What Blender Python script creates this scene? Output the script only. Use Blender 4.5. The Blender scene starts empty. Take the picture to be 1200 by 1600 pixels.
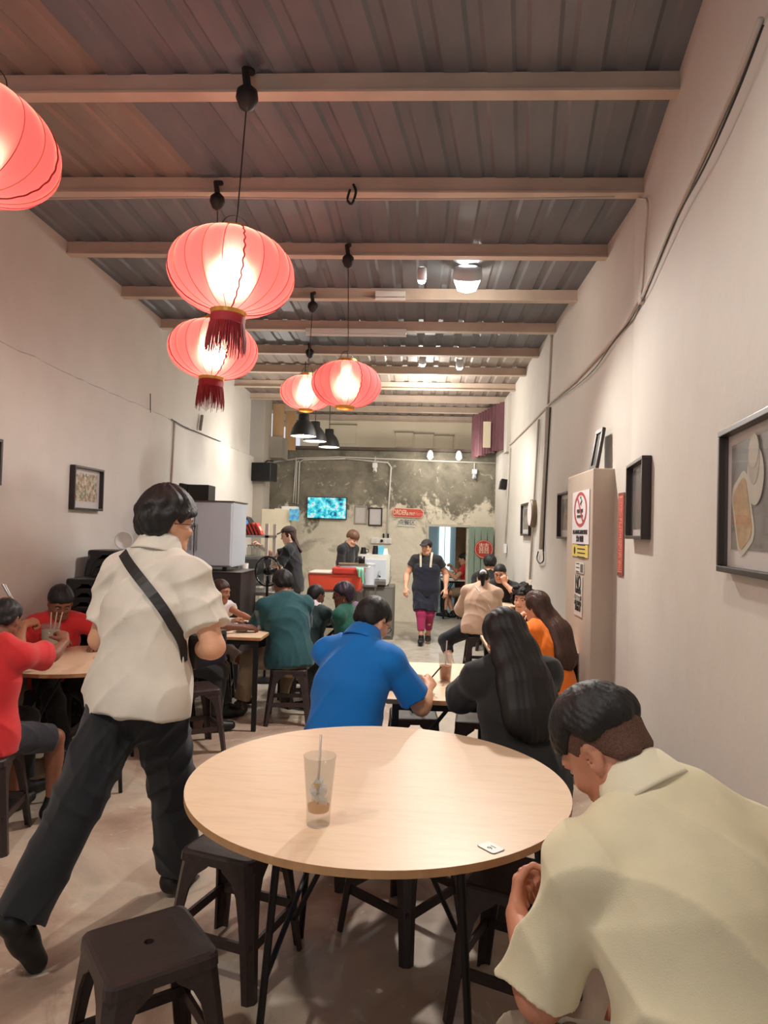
import bpy, bmesh, math, random
import numpy as np
from mathutils import Vector, Matrix
random.seed(7)
rng = np.random.RandomState(7)
PI = math.pi
sc = bpy.context.scene
COL = sc.collection
# ------------------------------------------------------------------ camera
F, YAW, PITCH, ROLL = 1084.19, 0.0500, 0.0273, 0.0264
cy_, sy_, cp_, sp_ = math.cos(YAW), math.sin(YAW), math.cos(PITCH), math.sin(PITCH)
FW = Vector((-sy_*cp_, cy_*cp_, sp_)); R0 = Vector((cy_, sy_, 0)); U0 = R0.cross(FW)
RT = math.cos(ROLL)*R0 + math.sin(ROLL)*U0
UP = -math.sin(ROLL)*R0 + math.cos(ROLL)*U0
EYE = Vector((0, 0, 1.62))
cd = bpy.data.cameras.new('camera'); cam = bpy.data.objects.new('camera', cd); COL.objects.link(cam)
cd.sensor_fit = 'VERTICAL'; cd.sensor_height = 24; cd.sensor_width = 18; cd.lens = F/1600*24
cd.clip_start = 0.05; cd.clip_end = 100
m = Matrix.Identity(4)
for i in range(3):
    m[i][0] = RT[i]; m[i][1] = UP[i]; m[i][2] = -FW[i]; m[i][3] = EYE[i]
cam.matrix_world = m
sc.camera = cam
# ------------------------------------------------------------------ exposure, world
sc.view_settings.view_transform = 'Standard'
sc.view_settings.look = 'None'
sc.view_settings.exposure = 0.12
sc.view_settings.gamma = 1
sc.view_settings.use_curve_mapping = False
sc.cycles.use_denoising = True
sc.cycles.max_bounces = 8
sc.cycles.diffuse_bounces = 4
sc.cycles.transmission_bounces = 8
sc.cycles.sample_clamp_indirect = 4
w = bpy.data.worlds.new('world'); sc.world = w; w.use_nodes = True
w.node_tree.nodes['Background'].inputs[0].default_value = (0.80, 0.82, 0.9, 1)
w.node_tree.nodes['Background'].inputs[1].default_value = 0.85
# ------------------------------------------------------------------ room lamps (track spots, floods) and added near fills
def lamp(name, loc, power, radius=0.05, col=(1, .93, .84), typ='POINT', size=None, rot=None, spot=None):
    l = bpy.data.lights.new(name, typ); l.energy = power; l.color = col
    if typ in ('POINT', 'SPOT'): l.shadow_soft_size = radius
    if typ == 'AREA':
        l.shape = 'RECTANGLE'; l.size, l.size_y = size
    if spot: l.spot_size = spot; l.spot_blend = .6
    o = bpy.data.objects.new(name, l); COL.objects.link(o); o.location = loc
    if rot: o.rotation_euler = rot
    return o
def aim(o, tgt):
    d = Vector(tgt)-o.location
    o.rotation_euler = d.to_track_quat('-Z', 'Y').to_euler()
WARM = (1, .93, .845); COOL = (.92, .96, 1)
def down(loc, tgt, power, col, ang=130, r=.06):
    o = lamp('track_or_fill_beam', loc, power, r, col, 'SPOT', spot=math.radians(ang)); o.data.spot_blend = 1.0; aim(o, tgt); return o
down((.42, 5.50, 3.40), (-.3, 3.4, 0), 300, WARM, 140)
down((.05, 5.50, 3.40), (-1.6, 6.0, 0), 110, COOL, 140)
down((.05, 8.60, 3.40), (-.9, 9.0, .3), 230, COOL, 140)
down((.50, 8.60, 3.40), (.3, 9.2, .3), 190, WARM, 140)
lamp('track_or_fill_beam', (.05, 9.75, 3.36), 62, .06, WARM)
down((-1.7, 0.9, 3.30), (-1.3, 2.6, 0), 130, WARM, 140)  # added fill lamp near the camera, no fixture belongs to it
down((.10, 1.3, 3.45), (.1, 2.6, 0), 70, WARM, 140)  # second added fill, brightens the foreground from above
lamp('flood_beam', (.18, 11.9, 2.88), 13, .06, WARM)
lamp('flood_beam', (.66, 11.9, 2.88), 13, .06, WARM)
lamp('kitchen_beam', (-2.0, 9.6, 2.75), 30, .10, WARM)
lamp('corridor_beam', (.55, 14.6, 2.1), 24, .10, COOL)

# ------------------------------------------------------------------ helpers: rays
def ray(px, py): return FW + RT*((px-600)/F) + UP*((800-py)/F)
def UY(px, py, Y): d = ray(px, py); return EYE + d*(Y/d.y)
def UX(px, py, X): d = ray(px, py); return EYE + d*(X/d.x)
def UZ(px, py, Z): d = ray(px, py); return EYE + d*((Z-1.62)/d.z)
# ------------------------------------------------------------------ materials
MATS = {}
def lin(c): return tuple(((v/255)/12.92 if v/255 <= .04045 else ((v/255+.055)/1.055)**2.4) for v in c)
def mat(name, rgb, rough=.6, metal=0, var=.0, scale=8, bump=0, bscale=60, rgb2=None, spec=.5, emis=None, es=0, trans=0, alpha=1, sheen=0, stretch=None, sss=0, coat=0, ior=1.45):
    if name in MATS: return MATS[name]
    mt = bpy.data.materials.new(name); MATS[name] = mt; mt.use_nodes = True
    nt = mt.node_tree; b = nt.nodes['Principled BSDF']
    c = lin(rgb)
    b.inputs['Base Color'].default_value = (*c, 1)
    b.inputs['Roughness'].default_value = rough
    b.inputs['Metallic'].default_value = metal
    b.inputs['Specular IOR Level'].default_value = spec
    b.inputs['Transmission Weight'].default_value = trans
    b.inputs['IOR'].default_value = ior
    b.inputs['Alpha'].default_value = alpha
    b.inputs['Sheen Weight'].default_value = sheen
    b.inputs['Coat Weight'].default_value = coat
    if sss:
        b.inputs['Subsurface Weight'].default_value = sss
        b.inputs['Subsurface Radius'].default_value = (.02, .008, .004); b.inputs['Subsurface Scale'].default_value = .5
    if emis: b.inputs['Emission Color'].default_value = (*lin(emis), 1); b.inputs['Emission Strength'].default_value = es
    tc = nt.nodes.new('ShaderNodeTexCoord'); mp = nt.nodes.new('ShaderNodeMapping')
    nt.links.new(tc.outputs['Object'], mp.inputs[0])
    if stretch: mp.inputs['Scale'].default_value = stretch
    if var > 0 or rgb2:
        n = nt.nodes.new('ShaderNodeTexNoise'); n.inputs['Scale'].default_value = scale; n.inputs['Detail'].default_value = 6
        nt.links.new(mp.outputs[0], n.inputs[0])
        r = nt.nodes.new('ShaderNodeValToRGB'); nt.links.new(n.outputs[0], r.inputs[0])
        c2 = lin(rgb2) if rgb2 else tuple(v*(1-var) for v in c)
        c1 = c if rgb2 else tuple(min(1, v*(1+var)) for v in c)
        r.color_ramp.elements[0].position = .32; r.color_ramp.elements[1].position = .68
        r.color_ramp.elements[0].color = (*c2, 1); r.color_ramp.elements[1].color = (*c1, 1)
        nt.links.new(r.outputs[0], b.inputs['Base Color'])
    if bump:
        n2 = nt.nodes.new('ShaderNodeTexNoise'); n2.inputs['Scale'].default_value = bscale; n2.inputs['Detail'].default_value = 4
        nt.links.new(mp.outputs[0], n2.inputs[0])
        bm_ = nt.nodes.new('ShaderNodeBump'); bm_.inputs['Strength'].default_value = bump; bm_.inputs['Distance'].default_value = .01
        nt.links.new(n2.outputs[0], bm_.inputs['Height']); nt.links.new(bm_.outputs[0], b.inputs['Normal'])
    return mt
def ramp(nt, fac, stops):
    r = nt.nodes.new('ShaderNodeValToRGB'); cr = r.color_ramp
    while len(cr.elements) < len(stops): cr.elements.new(.5)
    for e, (p, c) in zip(cr.elements, stops): e.position = p; e.color = (*lin(c), 1)
    nt.links.new(fac, r.inputs[0]); return r.outputs[0]
def noise(nt, vec, scale, detail=6, rough=.55, dist=0):
    n = nt.nodes.new('ShaderNodeTexNoise'); n.inputs['Scale'].default_value = scale
    n.inputs['Detail'].default_value = detail; n.inputs['Roughness'].default_value = rough; n.inputs['Distortion'].default_value = dist
    nt.links.new(vec, n.inputs[0]); return n.outputs[0]
def mth(nt, op, a, b=None, c=None, clamp=False):
    n = nt.nodes.new('ShaderNodeMath'); n.operation = op; n.use_clamp = clamp
    for i, v in enumerate((a, b, c)):
        if v is None: continue
        if isinstance(v, (int, float)): n.inputs[i].default_value = v
        else: nt.links.new(v, n.inputs[i])
    return n.outputs[0]
def mixc(nt, f, a, b):
    n = nt.nodes.new('ShaderNodeMix'); n.data_type = 'RGBA'
    if isinstance(f, (int, float)): n.inputs[0].default_value = f
    else: nt.links.new(f, n.inputs[0])
    for i, v in ((6, a), (7, b)):
        if isinstance(v, tuple): n.inputs[i].default_value = (*lin(v), 1)
        else: nt.links.new(v, n.inputs[i])
    return n.outputs[2]
def base(name):
    mt = bpy.data.materials.new(name); MATS[name] = mt; mt.use_nodes = True
    nt = mt.node_tree; b = nt.nodes['Principled BSDF']; tc = nt.nodes.new('ShaderNodeTexCoord')
    return mt, nt, b, tc.outputs['Object']
def addbump(nt, b, h, s=.3, d=.01):
    bm_ = nt.nodes.new('ShaderNodeBump'); bm_.inputs['Strength'].default_value = s; bm_.inputs['Distance'].default_value = d
    nt.links.new(h, bm_.inputs['Height']); nt.links.new(bm_.outputs[0], b.inputs['Normal'])

# painted plaster
def m_plaster(name, c1, c2, c3):
    mt, nt, b, v = base(name)
    n1 = noise(nt, v, 1.1, 8, .6); col = ramp(nt, n1, [(.3, c2), (.6, c1)])
    n2 = noise(nt, v, 9, 8, .7)
    f = mth(nt, 'MULTIPLY', ramp(nt, n2, [(.60, (0, 0, 0)), (.75, (255, 255, 255))]), .25)
    nt.links.new(mixc(nt, f, col, c3), b.inputs['Base Color']); b.inputs['Roughness'].default_value = .75
    addbump(nt, b, noise(nt, v, 25, 6, .6), .12, .01); return mt
M_wall = m_plaster('painted_plaster', (213, 209, 200), (204, 199, 190), (188, 180, 168))
M_pillar = m_plaster('pillar_plaster', (190, 176, 160), (178, 164, 149), (150, 135, 122))
# bare concrete back wall: cream paint low, patched bare render above
mt, nt, b, v = base('weathered_render')
sx = nt.nodes.new('ShaderNodeSeparateXYZ'); nt.links.new(v, sx.inputs[0])
big = noise(nt, v, .9, 8, .62, .6); med = noise(nt, v, 3.2, 9, .62, .4); fine = noise(nt, v, 14, 8, .65)
bare = ramp(nt, med, [(.30, (96, 92, 80)), (.52, (126, 121, 106)), (.72, (150, 143, 124))])
cream = ramp(nt, med, [(.3, (208, 200, 180)), (.7, (224, 217, 198))])
h = mth(nt, 'MULTIPLY', mth(nt, 'SUBTRACT', 1.95, sx.outputs[2]), .9)
s = mth(nt, 'ADD', h, mth(nt, 'MULTIPLY', mth(nt, 'SUBTRACT', big, .5), 3.4))
s = mth(nt, 'ADD', s, mth(nt, 'MULTIPLY', mth(nt, 'SUBTRACT', fine, .5), .8))
fc = mth(nt, 'MULTIPLY_ADD', s, 6, .5, clamp=True)
col = mixc(nt, fc, bare, cream)
pt = mth(nt, 'MULTIPLY_ADD', noise(nt, v, 5.5, 9, .7, 1.2), 18, -10.6, clamp=True)
col = mixc(nt, mth(nt, 'MULTIPLY', pt, .55), col, (205, 198, 180))
st = mth(nt, 'MULTIPLY_ADD', noise(nt, v, 2.2, 6, .6, .5), 9, -5.2, clamp=True)
col = mixc(nt, mth(nt, 'MULTIPLY', st, .45), col, (88, 84, 72))
nt.links.new(col, b.inputs['Base Color']); b.inputs['Roughness'].default_value = .8
addbump(nt, b, fine, .4, .02); M_conc = mt
# floor: worn cement screed, reddish brown near, pale grey far
mt, nt, b, v = base('worn_cement')
sx = nt.nodes.new('ShaderNodeSeparateXYZ'); nt.links.new(v, sx.inputs[0])
big = noise(nt, v, .8, 8, .6, .8); med = noise(nt, v, 2.6, 9, .66, 1.4); fine = noise(nt, v, 11, 9, .7, .6)
c1 = ramp(nt, big, [(.34, (134, 110, 94)), (.46, (170, 146, 127)), (.54, (190, 172, 152)), (.66, (152, 143, 130))])
c2 = ramp(nt, med, [(.3, (150, 140, 124)), (.7, (188, 180, 164))])
far = mth(nt, 'MULTIPLY_ADD', sx.outputs[1], .35, -1.9, clamp=True)
col = mixc(nt, far, c1, c2)
pale = mth(nt, 'MULTIPLY_ADD', noise(nt, v, 3.4, 10, .72, 2.2), 16, -9.4, clamp=True)
col = mixc(nt, mth(nt, 'MULTIPLY', pale, .75), col, (206, 196, 180))
dk = mth(nt, 'MULTIPLY_ADD', noise(nt, v, 1.7, 10, .7, 1.5), 10, -5.9, clamp=True)
col = mixc(nt, mth(nt, 'MULTIPLY', dk, .5), col, (84, 68, 58))
nt.links.new(col, b.inputs['Base Color'])
nt.links.new(mth(nt, 'MULTIPLY_ADD', fine, .5, .22), b.inputs['Roughness'])
addbump(nt, b, fine, .25, .01); M_floor = mt
# roofing sheet
def m_roof(name, ca, cb, cc):
    mt, nt, b, v = base(name)
    mp = nt.nodes.new('ShaderNodeMapping'); mp.inputs['Scale'].default_value = (1, .25, 1); nt.links.new(v, mp.inputs[0])
    n1 = noise(nt, mp.outputs[0], 2.0, 8, .6); col = ramp(nt, n1, [(.3, ca), (.5, cb), (.7, cc)])
    nt.links.new(col, b.inputs['Base Color']); b.inputs['Roughness'].default_value = .5; b.inputs['Metallic'].default_value = .15
    addbump(nt, b, noise(nt, v, 30, 4), .05); return mt
M_roof = m_roof('grey_roofing', (98, 104, 112), (116, 120, 126), (136, 135, 138))
M_roof2 = m_roof('aged_roofing', (136, 124, 116), (152, 140, 131), (166, 153, 143))
M_purl = mat('purlin_paint', (204, 186, 168), .6, var=.12, scale=3, bump=.1)
# table laminate (birch)
mt, nt, b, v = base('birch_laminate')
mp = nt.nodes.new('ShaderNodeMapping'); mp.inputs['Scale'].default_value = (1.2, 9, 1); nt.links.new(v, mp.inputs[0])
n1 = noise(nt, mp.outputs[0], 3.5, 8, .65, .5)
nt.links.new(ramp(nt, n1, [(.3, (222, 190, 158)), (.55, (232, 203, 171)), (.75, (216, 182, 149))]), b.inputs['Base Color'])
b.inputs['Roughness'].default_value = .38; M_birch = mt
M_edge = mat('laminate_edge', (176, 134, 92), .5, var=.1, scale=20)
M_brown = mat('brown_plastic', (52, 40, 38), .34, var=.18, scale=40, bump=.15, bscale=90, stretch=(1, 6, 1))
M_blackpl = mat('black_plastic', (26, 24, 25), .35, bump=.05)
M_blackm = mat('black_metal', (28, 26, 26), .4, metal=.3)
M_steel = mat('stainless_steel', (170, 168, 164), .3, metal=.9, var=.08, scale=4)
M_grey = mat('grey_enamel', (196, 202, 208), .42, var=.03, scale=3)
M_white = mat('white_enamel', (226, 226, 220), .35, var=.03)
M_pvc = mat('pvc_conduit', (206, 202, 192), .5)
M_pvc2 = mat('painted_conduit', (200, 188, 177), .75)
M_gold = mat('gold_trim', (214, 170, 84), .3, metal=.8)
M_frame = mat('dark_frame', (48, 38, 34), .35)
M_matb = mat('mount_board', (222, 216, 212), .7)
def m_thin(name, tint, diff=.06, edge=.25, rough=.03):
    mt = bpy.data.materials.new(name); MATS[name] = mt; mt.use_nodes = True; nt = mt.node_tree
    for n in list(nt.nodes): nt.nodes.remove(n)
    out = nt.nodes.new('ShaderNodeOutputMaterial'); tr = nt.nodes.new('ShaderNodeBsdfTransparent'); tr.inputs[0].default_value = (*lin(tint), 1)
    gl = nt.nodes.new('ShaderNodeBsdfGlossy'); gl.inputs['Roughness'].default_value = rough
    df = nt.nodes.new('ShaderNodeBsdfDiffuse'); df.inputs[0].default_value = (*lin(tint), 1)
    lw = nt.nodes.new('ShaderNodeLayerWeight'); lw.inputs[0].default_value = edge
    a = nt.nodes.new('ShaderNodeMixShader'); a.inputs[0].default_value = diff; nt.links.new(tr.outputs[0], a.inputs[1]); nt.links.new(df.outputs[0], a.inputs[2])
    b = nt.nodes.new('ShaderNodeMixShader'); pw = nt.nodes.new('ShaderNodeMath'); pw.operation = 'POWER'; nt.links.new(lw.outputs['Facing'], pw.inputs[0]); pw.inputs[1].default_value = 2.2; sc_ = nt.nodes.new('ShaderNodeMath'); sc_.operation = 'MULTIPLY_ADD'; nt.links.new(pw.outputs[0], sc_.inputs[0]); sc_.inputs[1].default_value = .55; sc_.inputs[2].default_value = .03; nt.links.new(sc_.outputs[0], b.inputs[0]); nt.links.new(a.outputs[0], b.inputs[1]); nt.links.new(gl.outputs[0], b.inputs[2])
    nt.links.new(b.outputs[0], out.inputs[0]); return mt
M_glass = m_thin('clear_glass', (244, 244, 242), .07, .22)
M_pglass = m_thin('picture_glass', (250, 250, 250), .02, .15)
M_ply = mat('plywood', (204, 170, 128), .6, rgb2=(182, 146, 104), scale=3, stretch=(1, 1, .3))
M_cable = mat('cable_black', (34, 30, 30), .5)
M_bulb = mat('lit_lamp', (255, 250, 240), .5, emis=(255, 246, 232), es=40)
M_bulb2 = mat('lit_lens', (255, 250, 240), .5, emis=(255, 246, 232), es=14)
# ------------------------------------------------------------------ mesh helpers
def link(name, me, parent=None, loc=None):
    o = bpy.data.objects.new(name, me); COL.objects.link(o)
    if parent: o.parent = parent
    if loc is not None: o.location = loc
    return o
def tag(o, label=None, cat=None, group=None, kind=None):
    if label: o['label'] = label
    if cat: o['category'] = cat
    if group: o['group'] = group
    if kind: o['kind'] = kind
    return o
def thing(name, label, cat, loc=(0, 0, 0), rz=0, group=None):
    o = bpy.data.objects.new(name, None); COL.objects.link(o); o.location = loc; o.rotation_euler = (0, 0, rz)
    o.empty_display_size = .1
    return tag(o, label, cat, group)
class MB:
    """collects verts and faces of one part"""
    def __init__(s): s.v = []; s.f = []
    def add(s, vs, fs):
        n = len(s.v); s.v += [tuple(v) for v in vs]; s.f += [tuple(i+n for i in f) for f in fs]; return s
    def box(s, c, d, R=None):
        hx, hy, hz = d[0]/2, d[1]/2, d[2]/2; vs = []
        for x, y, z in ((-1,-1,-1),(1,-1,-1),(1,1,-1),(-1,1,-1),(-1,-1,1),(1,-1,1),(1,1,1),(-1,1,1)):
            q = Vector((x*hx, y*hy, z*hz))
            if R is not None: q = R @ q
            vs.append(q+Vector(c))
        return s.add(vs, [(0,3,2,1),(4,5,6,7),(0,1,5,4),(1,2,6,5),(2,3,7,6),(3,0,4,7)])
    def lathe(s, prof, c=(0,0,0), seg=24, R=None, cap=False, sx=1, sy=1):
        vs = []; fs = []; n = len(prof)
        for k in range(seg):
            a = 2*PI*k/seg
            for r, z in prof:
                q = Vector((r*math.cos(a)*sx, r*math.sin(a)*sy, z))
                if R is not None: q = R @ q
                vs.append(q+Vector(c))
        for k in range(seg):
            k2 = (k+1) % seg
            for i in range(n-1): fs.append((k*n+i, k2*n+i, k2*n+i+1, k*n+i+1))
        if cap:
            fs.append(tuple(k*n for k in range(seg))[::-1]); fs.append(tuple(k*n+n-1 for k in range(seg)))
        return s.add(vs, fs)
    def tube(s, path, r, seg=6, closed=False, r2=None, cap=True):
        P = [Vector(p) for p in path]; n = len(P); vs = []; fs = []
        pt = None
        for i in range(n):
            if closed: t = (P[(i+1) % n]-P[i-1]).normalized()
            else: t = (P[min(i+1, n-1)]-P[max(i-1, 0)]).normalized()
            if pt is None:
                a = Vector((0, 0, 1)) if abs(t.z) < .9 else Vector((1, 0, 0)); nn = t.cross(a).normalized()
            else: nn = (nn - t*nn.dot(t)).normalized()
            pt = t; bb = t.cross(nn)
            rr = r if r2 is None else r+(r2-r)*i/max(1, n-1)
            for k in range(seg):
                an = 2*PI*k/seg; vs.append(P[i]+nn*(rr*math.cos(an))+bb*(rr*math.sin(an)))
        m_ = n if closed else n-1
        for i in range(m_):
            j = (i+1) % n
            for k in range(seg):
                k2 = (k+1) % seg; fs.append((i*seg+k, i*seg+k2, j*seg+k2, j*seg+k))
        if not closed and cap: fs.append(tuple(range(seg))[::-1]); fs.append(tuple((n-1)*seg+k for k in range(seg)))
        return s.add(vs, fs)
    def prism(s, poly, z0, z1, R=None, c=(0,0,0)):
        n = len(poly); vs = [Vector((x, y, z0)) for x, y in poly]+[Vector((x, y, z1)) for x, y in poly]
        vs = [((R @ q) if R is not None else q)+Vector(c) for q in vs]
        return s.add(vs, [tuple(range(n))[::-1], tuple(range(n, 2*n))]+[(i, (i+1) % n, n+(i+1) % n, n+i) for i in range(n)])
    def build(s, name, m, parent=None, smooth=False, bevel=0, loc=None, label=None):
        me = bpy.data.meshes.new(name); me.from_pydata(s.v, [], s.f)
        if bevel or True:
            bm = bmesh.new(); bm.from_mesh(me); bmesh.ops.recalc_face_normals(bm, faces=bm.faces)
            if bevel: bmesh.ops.bevel(bm, geom=[e for e in bm.edges if e.calc_face_angle(0) > .5], offset=bevel, segments=2, affect='EDGES', profile=.6)
            bm.to_mesh(me); bm.free()
        me.materials.append(m)
        if smooth: me.polygons.foreach_set('use_smooth', [True]*len(me.polygons))
        o = link(name, me, parent, loc)
        if label: o['label'] = label
        return o
def RX(a): return Matrix.Rotation(a, 3, 'X')
def RY(a): return Matrix.Rotation(a, 3, 'Y')
def RZ(a): return Matrix.Rotation(a, 3, 'Z')
def text(s, name, size, m, parent, M4, extr=.0015, fontw=None, bold=0):
    c = bpy.data.curves.new('glyphs', 'FONT'); c.body = s; c.size = size; c.extrude = extr; c.align_x = 'CENTER'; c.align_y = 'CENTER'
    c.offset = bold; c.resolution_u = 3
    c.materials.append(m); tmp = bpy.data.objects.new('glyphs', c); COL.objects.link(tmp)
    bpy.context.view_layer.update(); me = bpy.data.meshes.new_from_object(tmp.evaluated_get(bpy.context.evaluated_depsgraph_get())); bpy.data.objects.remove(tmp)
    o = bpy.data.objects.new(name, me); COL.objects.link(o); o.parent = parent; o.matrix_local = M4
    if fontw: o.scale = (fontw, 1, 1)
    return o
def copytree(o, parent=None, sfx=None):
    c = o.copy(); COL.objects.link(c)
    if parent: c.parent = parent
    for ch in o.children: copytree(ch, c)
    return c
def roundrect(w, h, r, n=4):
    P = []
    for cx, cy, a0 in ((w/2-r, h/2-r, 0), (-w/2+r, h/2-r, PI/2), (-w/2+r, -h/2+r, PI), (w/2-r, -h/2+r, 1.5*PI)):
        for k in range(n+1):
            a = a0+PI/2*k/n; P.append((cx+r*math.cos(a), cy+r*math.sin(a)))
    return P
# ================================================================== ROOM SHELL
XL, XR, YB, HR, HP, SP, Y1 = -2.75, 1.363, 12.52, 3.81, 3.71, .982, 3.278
YBEND, SL = 4.55, .151       # right wall swings in towards the camera nearer than this
def XRN(y): return XR-(YBEND-y)*SL if y < YBEND else XR
def struct(o): o['kind'] = 'structure'; return o
struct(MB().box((-.7, 6.2, -.05), (6.4, 15.6, .1)).build('floor', M_floor))
struct(MB().box((-.7, 15.6, -.051), (6.4, 3.2, .1)).build('corridor_floor', mat('corridor_tiles', (150, 162, 160), .4, var=.15, scale=3)))
# right wall as two plan segments
rw = MB(); T = .15
yn = -1.6
rw.prism([(XRN(yn), yn), (XRN(yn)+T, yn), (XR+T, YBEND), (XR+T, YB+3), (XR, YB+3), (XR, YBEND)], 0, HR+.02)
struct(rw.build('wall_right', M_wall))
lw = MB(); lw.box((XL-.09, 4.8, HR/2), (.12, 12.72, HR))
lwl = []
struct(lw.build('wall_left', M_wall))
# lower, thicker dado of the left wall with its rough ledge line
lz = [(-1.6, 2.9), (2.2, 2.83), (3.2, 2.80), (4.3, 2.79), (5.4, 2.80), (7, 2.82), (9, 2.84), (12.5, 2.86)]
dd = MB(); vs = []; fs = []
yy = np.linspace(-1.6, 12.5, 140)
for y in yy:
    z = 2.79+.006*math.sin(y*3)+.008*rng.randn()*.5
    vs += [(XL-.028, y, 0), (XL, y, 0), (XL+.0, y, z-.012), (XL-.028, y, z+.006)]
for i in range(len(yy)-1):
    for k in range(4): fs.append((i*4+k, i*4+(k+1) % 4, (i+1)*4+(k+1) % 4, (i+1)*4+k))
struct(dd.add(vs, fs).build('trim_1', M_wall))
# back wall with doorway
xa, xb = UY(668, 900, YB).x, UY(728, 900, YB).x
zd = UY(700, 823, YB).z
bw = MB(); ZB = 3.10
bw.box(((XL-.2+xa)/2, YB+.1, ZB/2), (xa-XL+.2, .2, ZB)); bw.box(((xb+XR+.1)/2, YB+.1, ZB/2), (XR+.1-xb, .2, ZB))
bw.box(((xa+xb)/2, YB+.1, (ZB+zd)/2), (xb-xa, .2, ZB-zd))
struct(bw.build('wall_back', M_conc))
df = MB(); M_dfr = mat('door_frame_paint', (190, 186, 170), .6, var=.1)
df.box(((xa+xb)/2, YB-.01, zd+.02), (xb-xa+.1, .06, .045))
struct(df.build('door_1', M_dfr))
df = MB(); df.box((xa-.02, YB-.01, zd/2), (.045, .06, zd)); struct(df.build('trim_2', M_dfr))
df = MB(); df.box((0-.6, YB+.02, ZB-.01), (4.2, .3, .05)); struct(df.build('trim_3', mat('dark_beam', (86, 74, 66), .6, var=.2)))
# upper wall above the concrete one, with boarded panels
M_up = m_plaster('upper_paint', (234, 224, 198), (224, 213, 187), (190, 178, 152))
uw = MB().box(((-2.2+1.0)/2, YB+.65, 3.5), (3.4, .06, .9)).build('wall_upper', M_up); struct(uw)
for i, (a, bb, c, d) in enumerate([(517, 556, 664, 694), (618, 645, 676, 699), (648, 677, 678, 701), (680, 708, 681, 703)]):
    p0 = UY(a, c, YB+.6); p1 = UY(bb, d, YB+.6)
    cx, cz = (p0.x+p1.x)/2, (p0.z+p1.z)/2
    MB().box((cx, YB+.60, cz), (p1.x-p0.x-.01, .03, p0.z-p1.z)).build('wall_panel', M_up, uw, bevel=.004)
    MB().box((cx, YB+.59, p0.z+.01), (p1.x-p0.x+.03, .06, .02)).build('panel_rail', mat('panel_rail', (150, 138, 120), .6), uw)
# plywood sheets and masonry end at the upper left
for k, (a, bb, m_) in enumerate([(427, 442, M_ply), (443, 457, M_ply)]):
    p0 = UY(a, 600, 11.9); p1 = UY(bb, 696, 11.9)
    o = MB().box(((p0.x+p1.x)/2, 11.95+k*.25, 3.40), (p1.x-p0.x, .02, .78)).build('plywood_sheet', m_)
    tag(o, ['wide plywood sheet standing at upper left above the black speaker', 'narrow plywood sheet next to the three black pendant lamps'][k], 'board')
struct(MB().box((-2.83, 11.6, HR/2), (.5, .5, HR)).build('pier', m_plaster('pier_paint', (172, 164, 152), (160, 152, 140), (130, 122, 112))))
struct(MB().box((-2.48, 11.95, 3.0), (.26, .5, .36)).build('beam_end', m_plaster('beam_paint', (158, 152, 142), (146, 140, 130), (120, 112, 104))))
# purlins of the roof
for k in range(-4, 12):
    y = Y1+k*SP
    hh = .10
    p = MB().box(((XL+XR)/2, y, HP+hh/2), (XR-XL+.1, .05, hh)).box(((XL+XR)/2, y-.012, HP), (XR-XL+.1, .075, .012))
    struct(p.build('purlin', M_purl))
# trapezoid roofing sheets; near the camera they run parallel to the swung wall
ceil = bpy.data.objects.new('ceiling', None); COL.objects.link(ceil); ceil['kind'] = 'structure'
def sheet(x0, x1, ya, yb, skew, m_, dz=0):
    P = []; pitch = .205; x = x0
    while x < x1-.01:
        for dx, z in ((0, 0), (.115, 0), (.135, .015), (.185, .015)):
            if x+dx < x1: P.append((x+dx, z))
        x += pitch
    P.append((x1, 0)); vs = []
    for y in (ya, yb):
        for (px_, z) in P: vs.append((px_+(y-yb)*skew, y, HR+z+dz))
    n = len(P); fs = [(i, i+1, n+i+1, n+i) for i in range(n-1)]
    o = MB().add(vs, fs).build('roof_sheet', m_, ceil)
    md = o.modifiers.new('s', 'SOLIDIFY'); md.thickness = .003
ysw = Y1+SP
x = XL-.3
i = 0
while x < XR+.4:
    sheet(x, x+.83, -2.0, ysw+.05, SL, M_roof2 if i in (0, 1) else M_roof, .004*(i % 2)); x += .82; i += 1
x = XL-.9+.0
while x < XL-.3:
    x += .82
sheet(XL-1.95, XL-.29, -2.0, ysw+.05, SL, M_roof2, 0)
sheet(XR+.3, XR+1.2, -2.0, ysw+.05, SL, M_roof, 0)
x = XL-.1; i = 0
while x < XR+.1:
    for (ya, yb, dz) in ((ysw, Y1+5*SP+.1, 0), (Y1+5*SP, YB+3.2, .006)):
        sheet(x, min(x+.83, XR+.15), ya, yb, 0, M_roof if yb < 9 else M_roof2, dz+.003*(i % 2))
    x += .82; i += 1
# front (street side) wall stub behind the camera: pier each side, open shopfront
struct(MB().box((XL+.3, -1.62, HR/2), (.9, .12, HR)).build('wall_front', M_wall))
# pillar on the right with its signs
PX = 1.215
yP0 = 4.92
yP1 = 5.75
zP = 2.10
struct(MB().box(((PX+XR)/2+.02, (yP0+yP1)/2, zP/2), (XR-PX+.04, yP1-yP0, zP)).build('pillar', M_pillar, bevel=.012))
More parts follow.
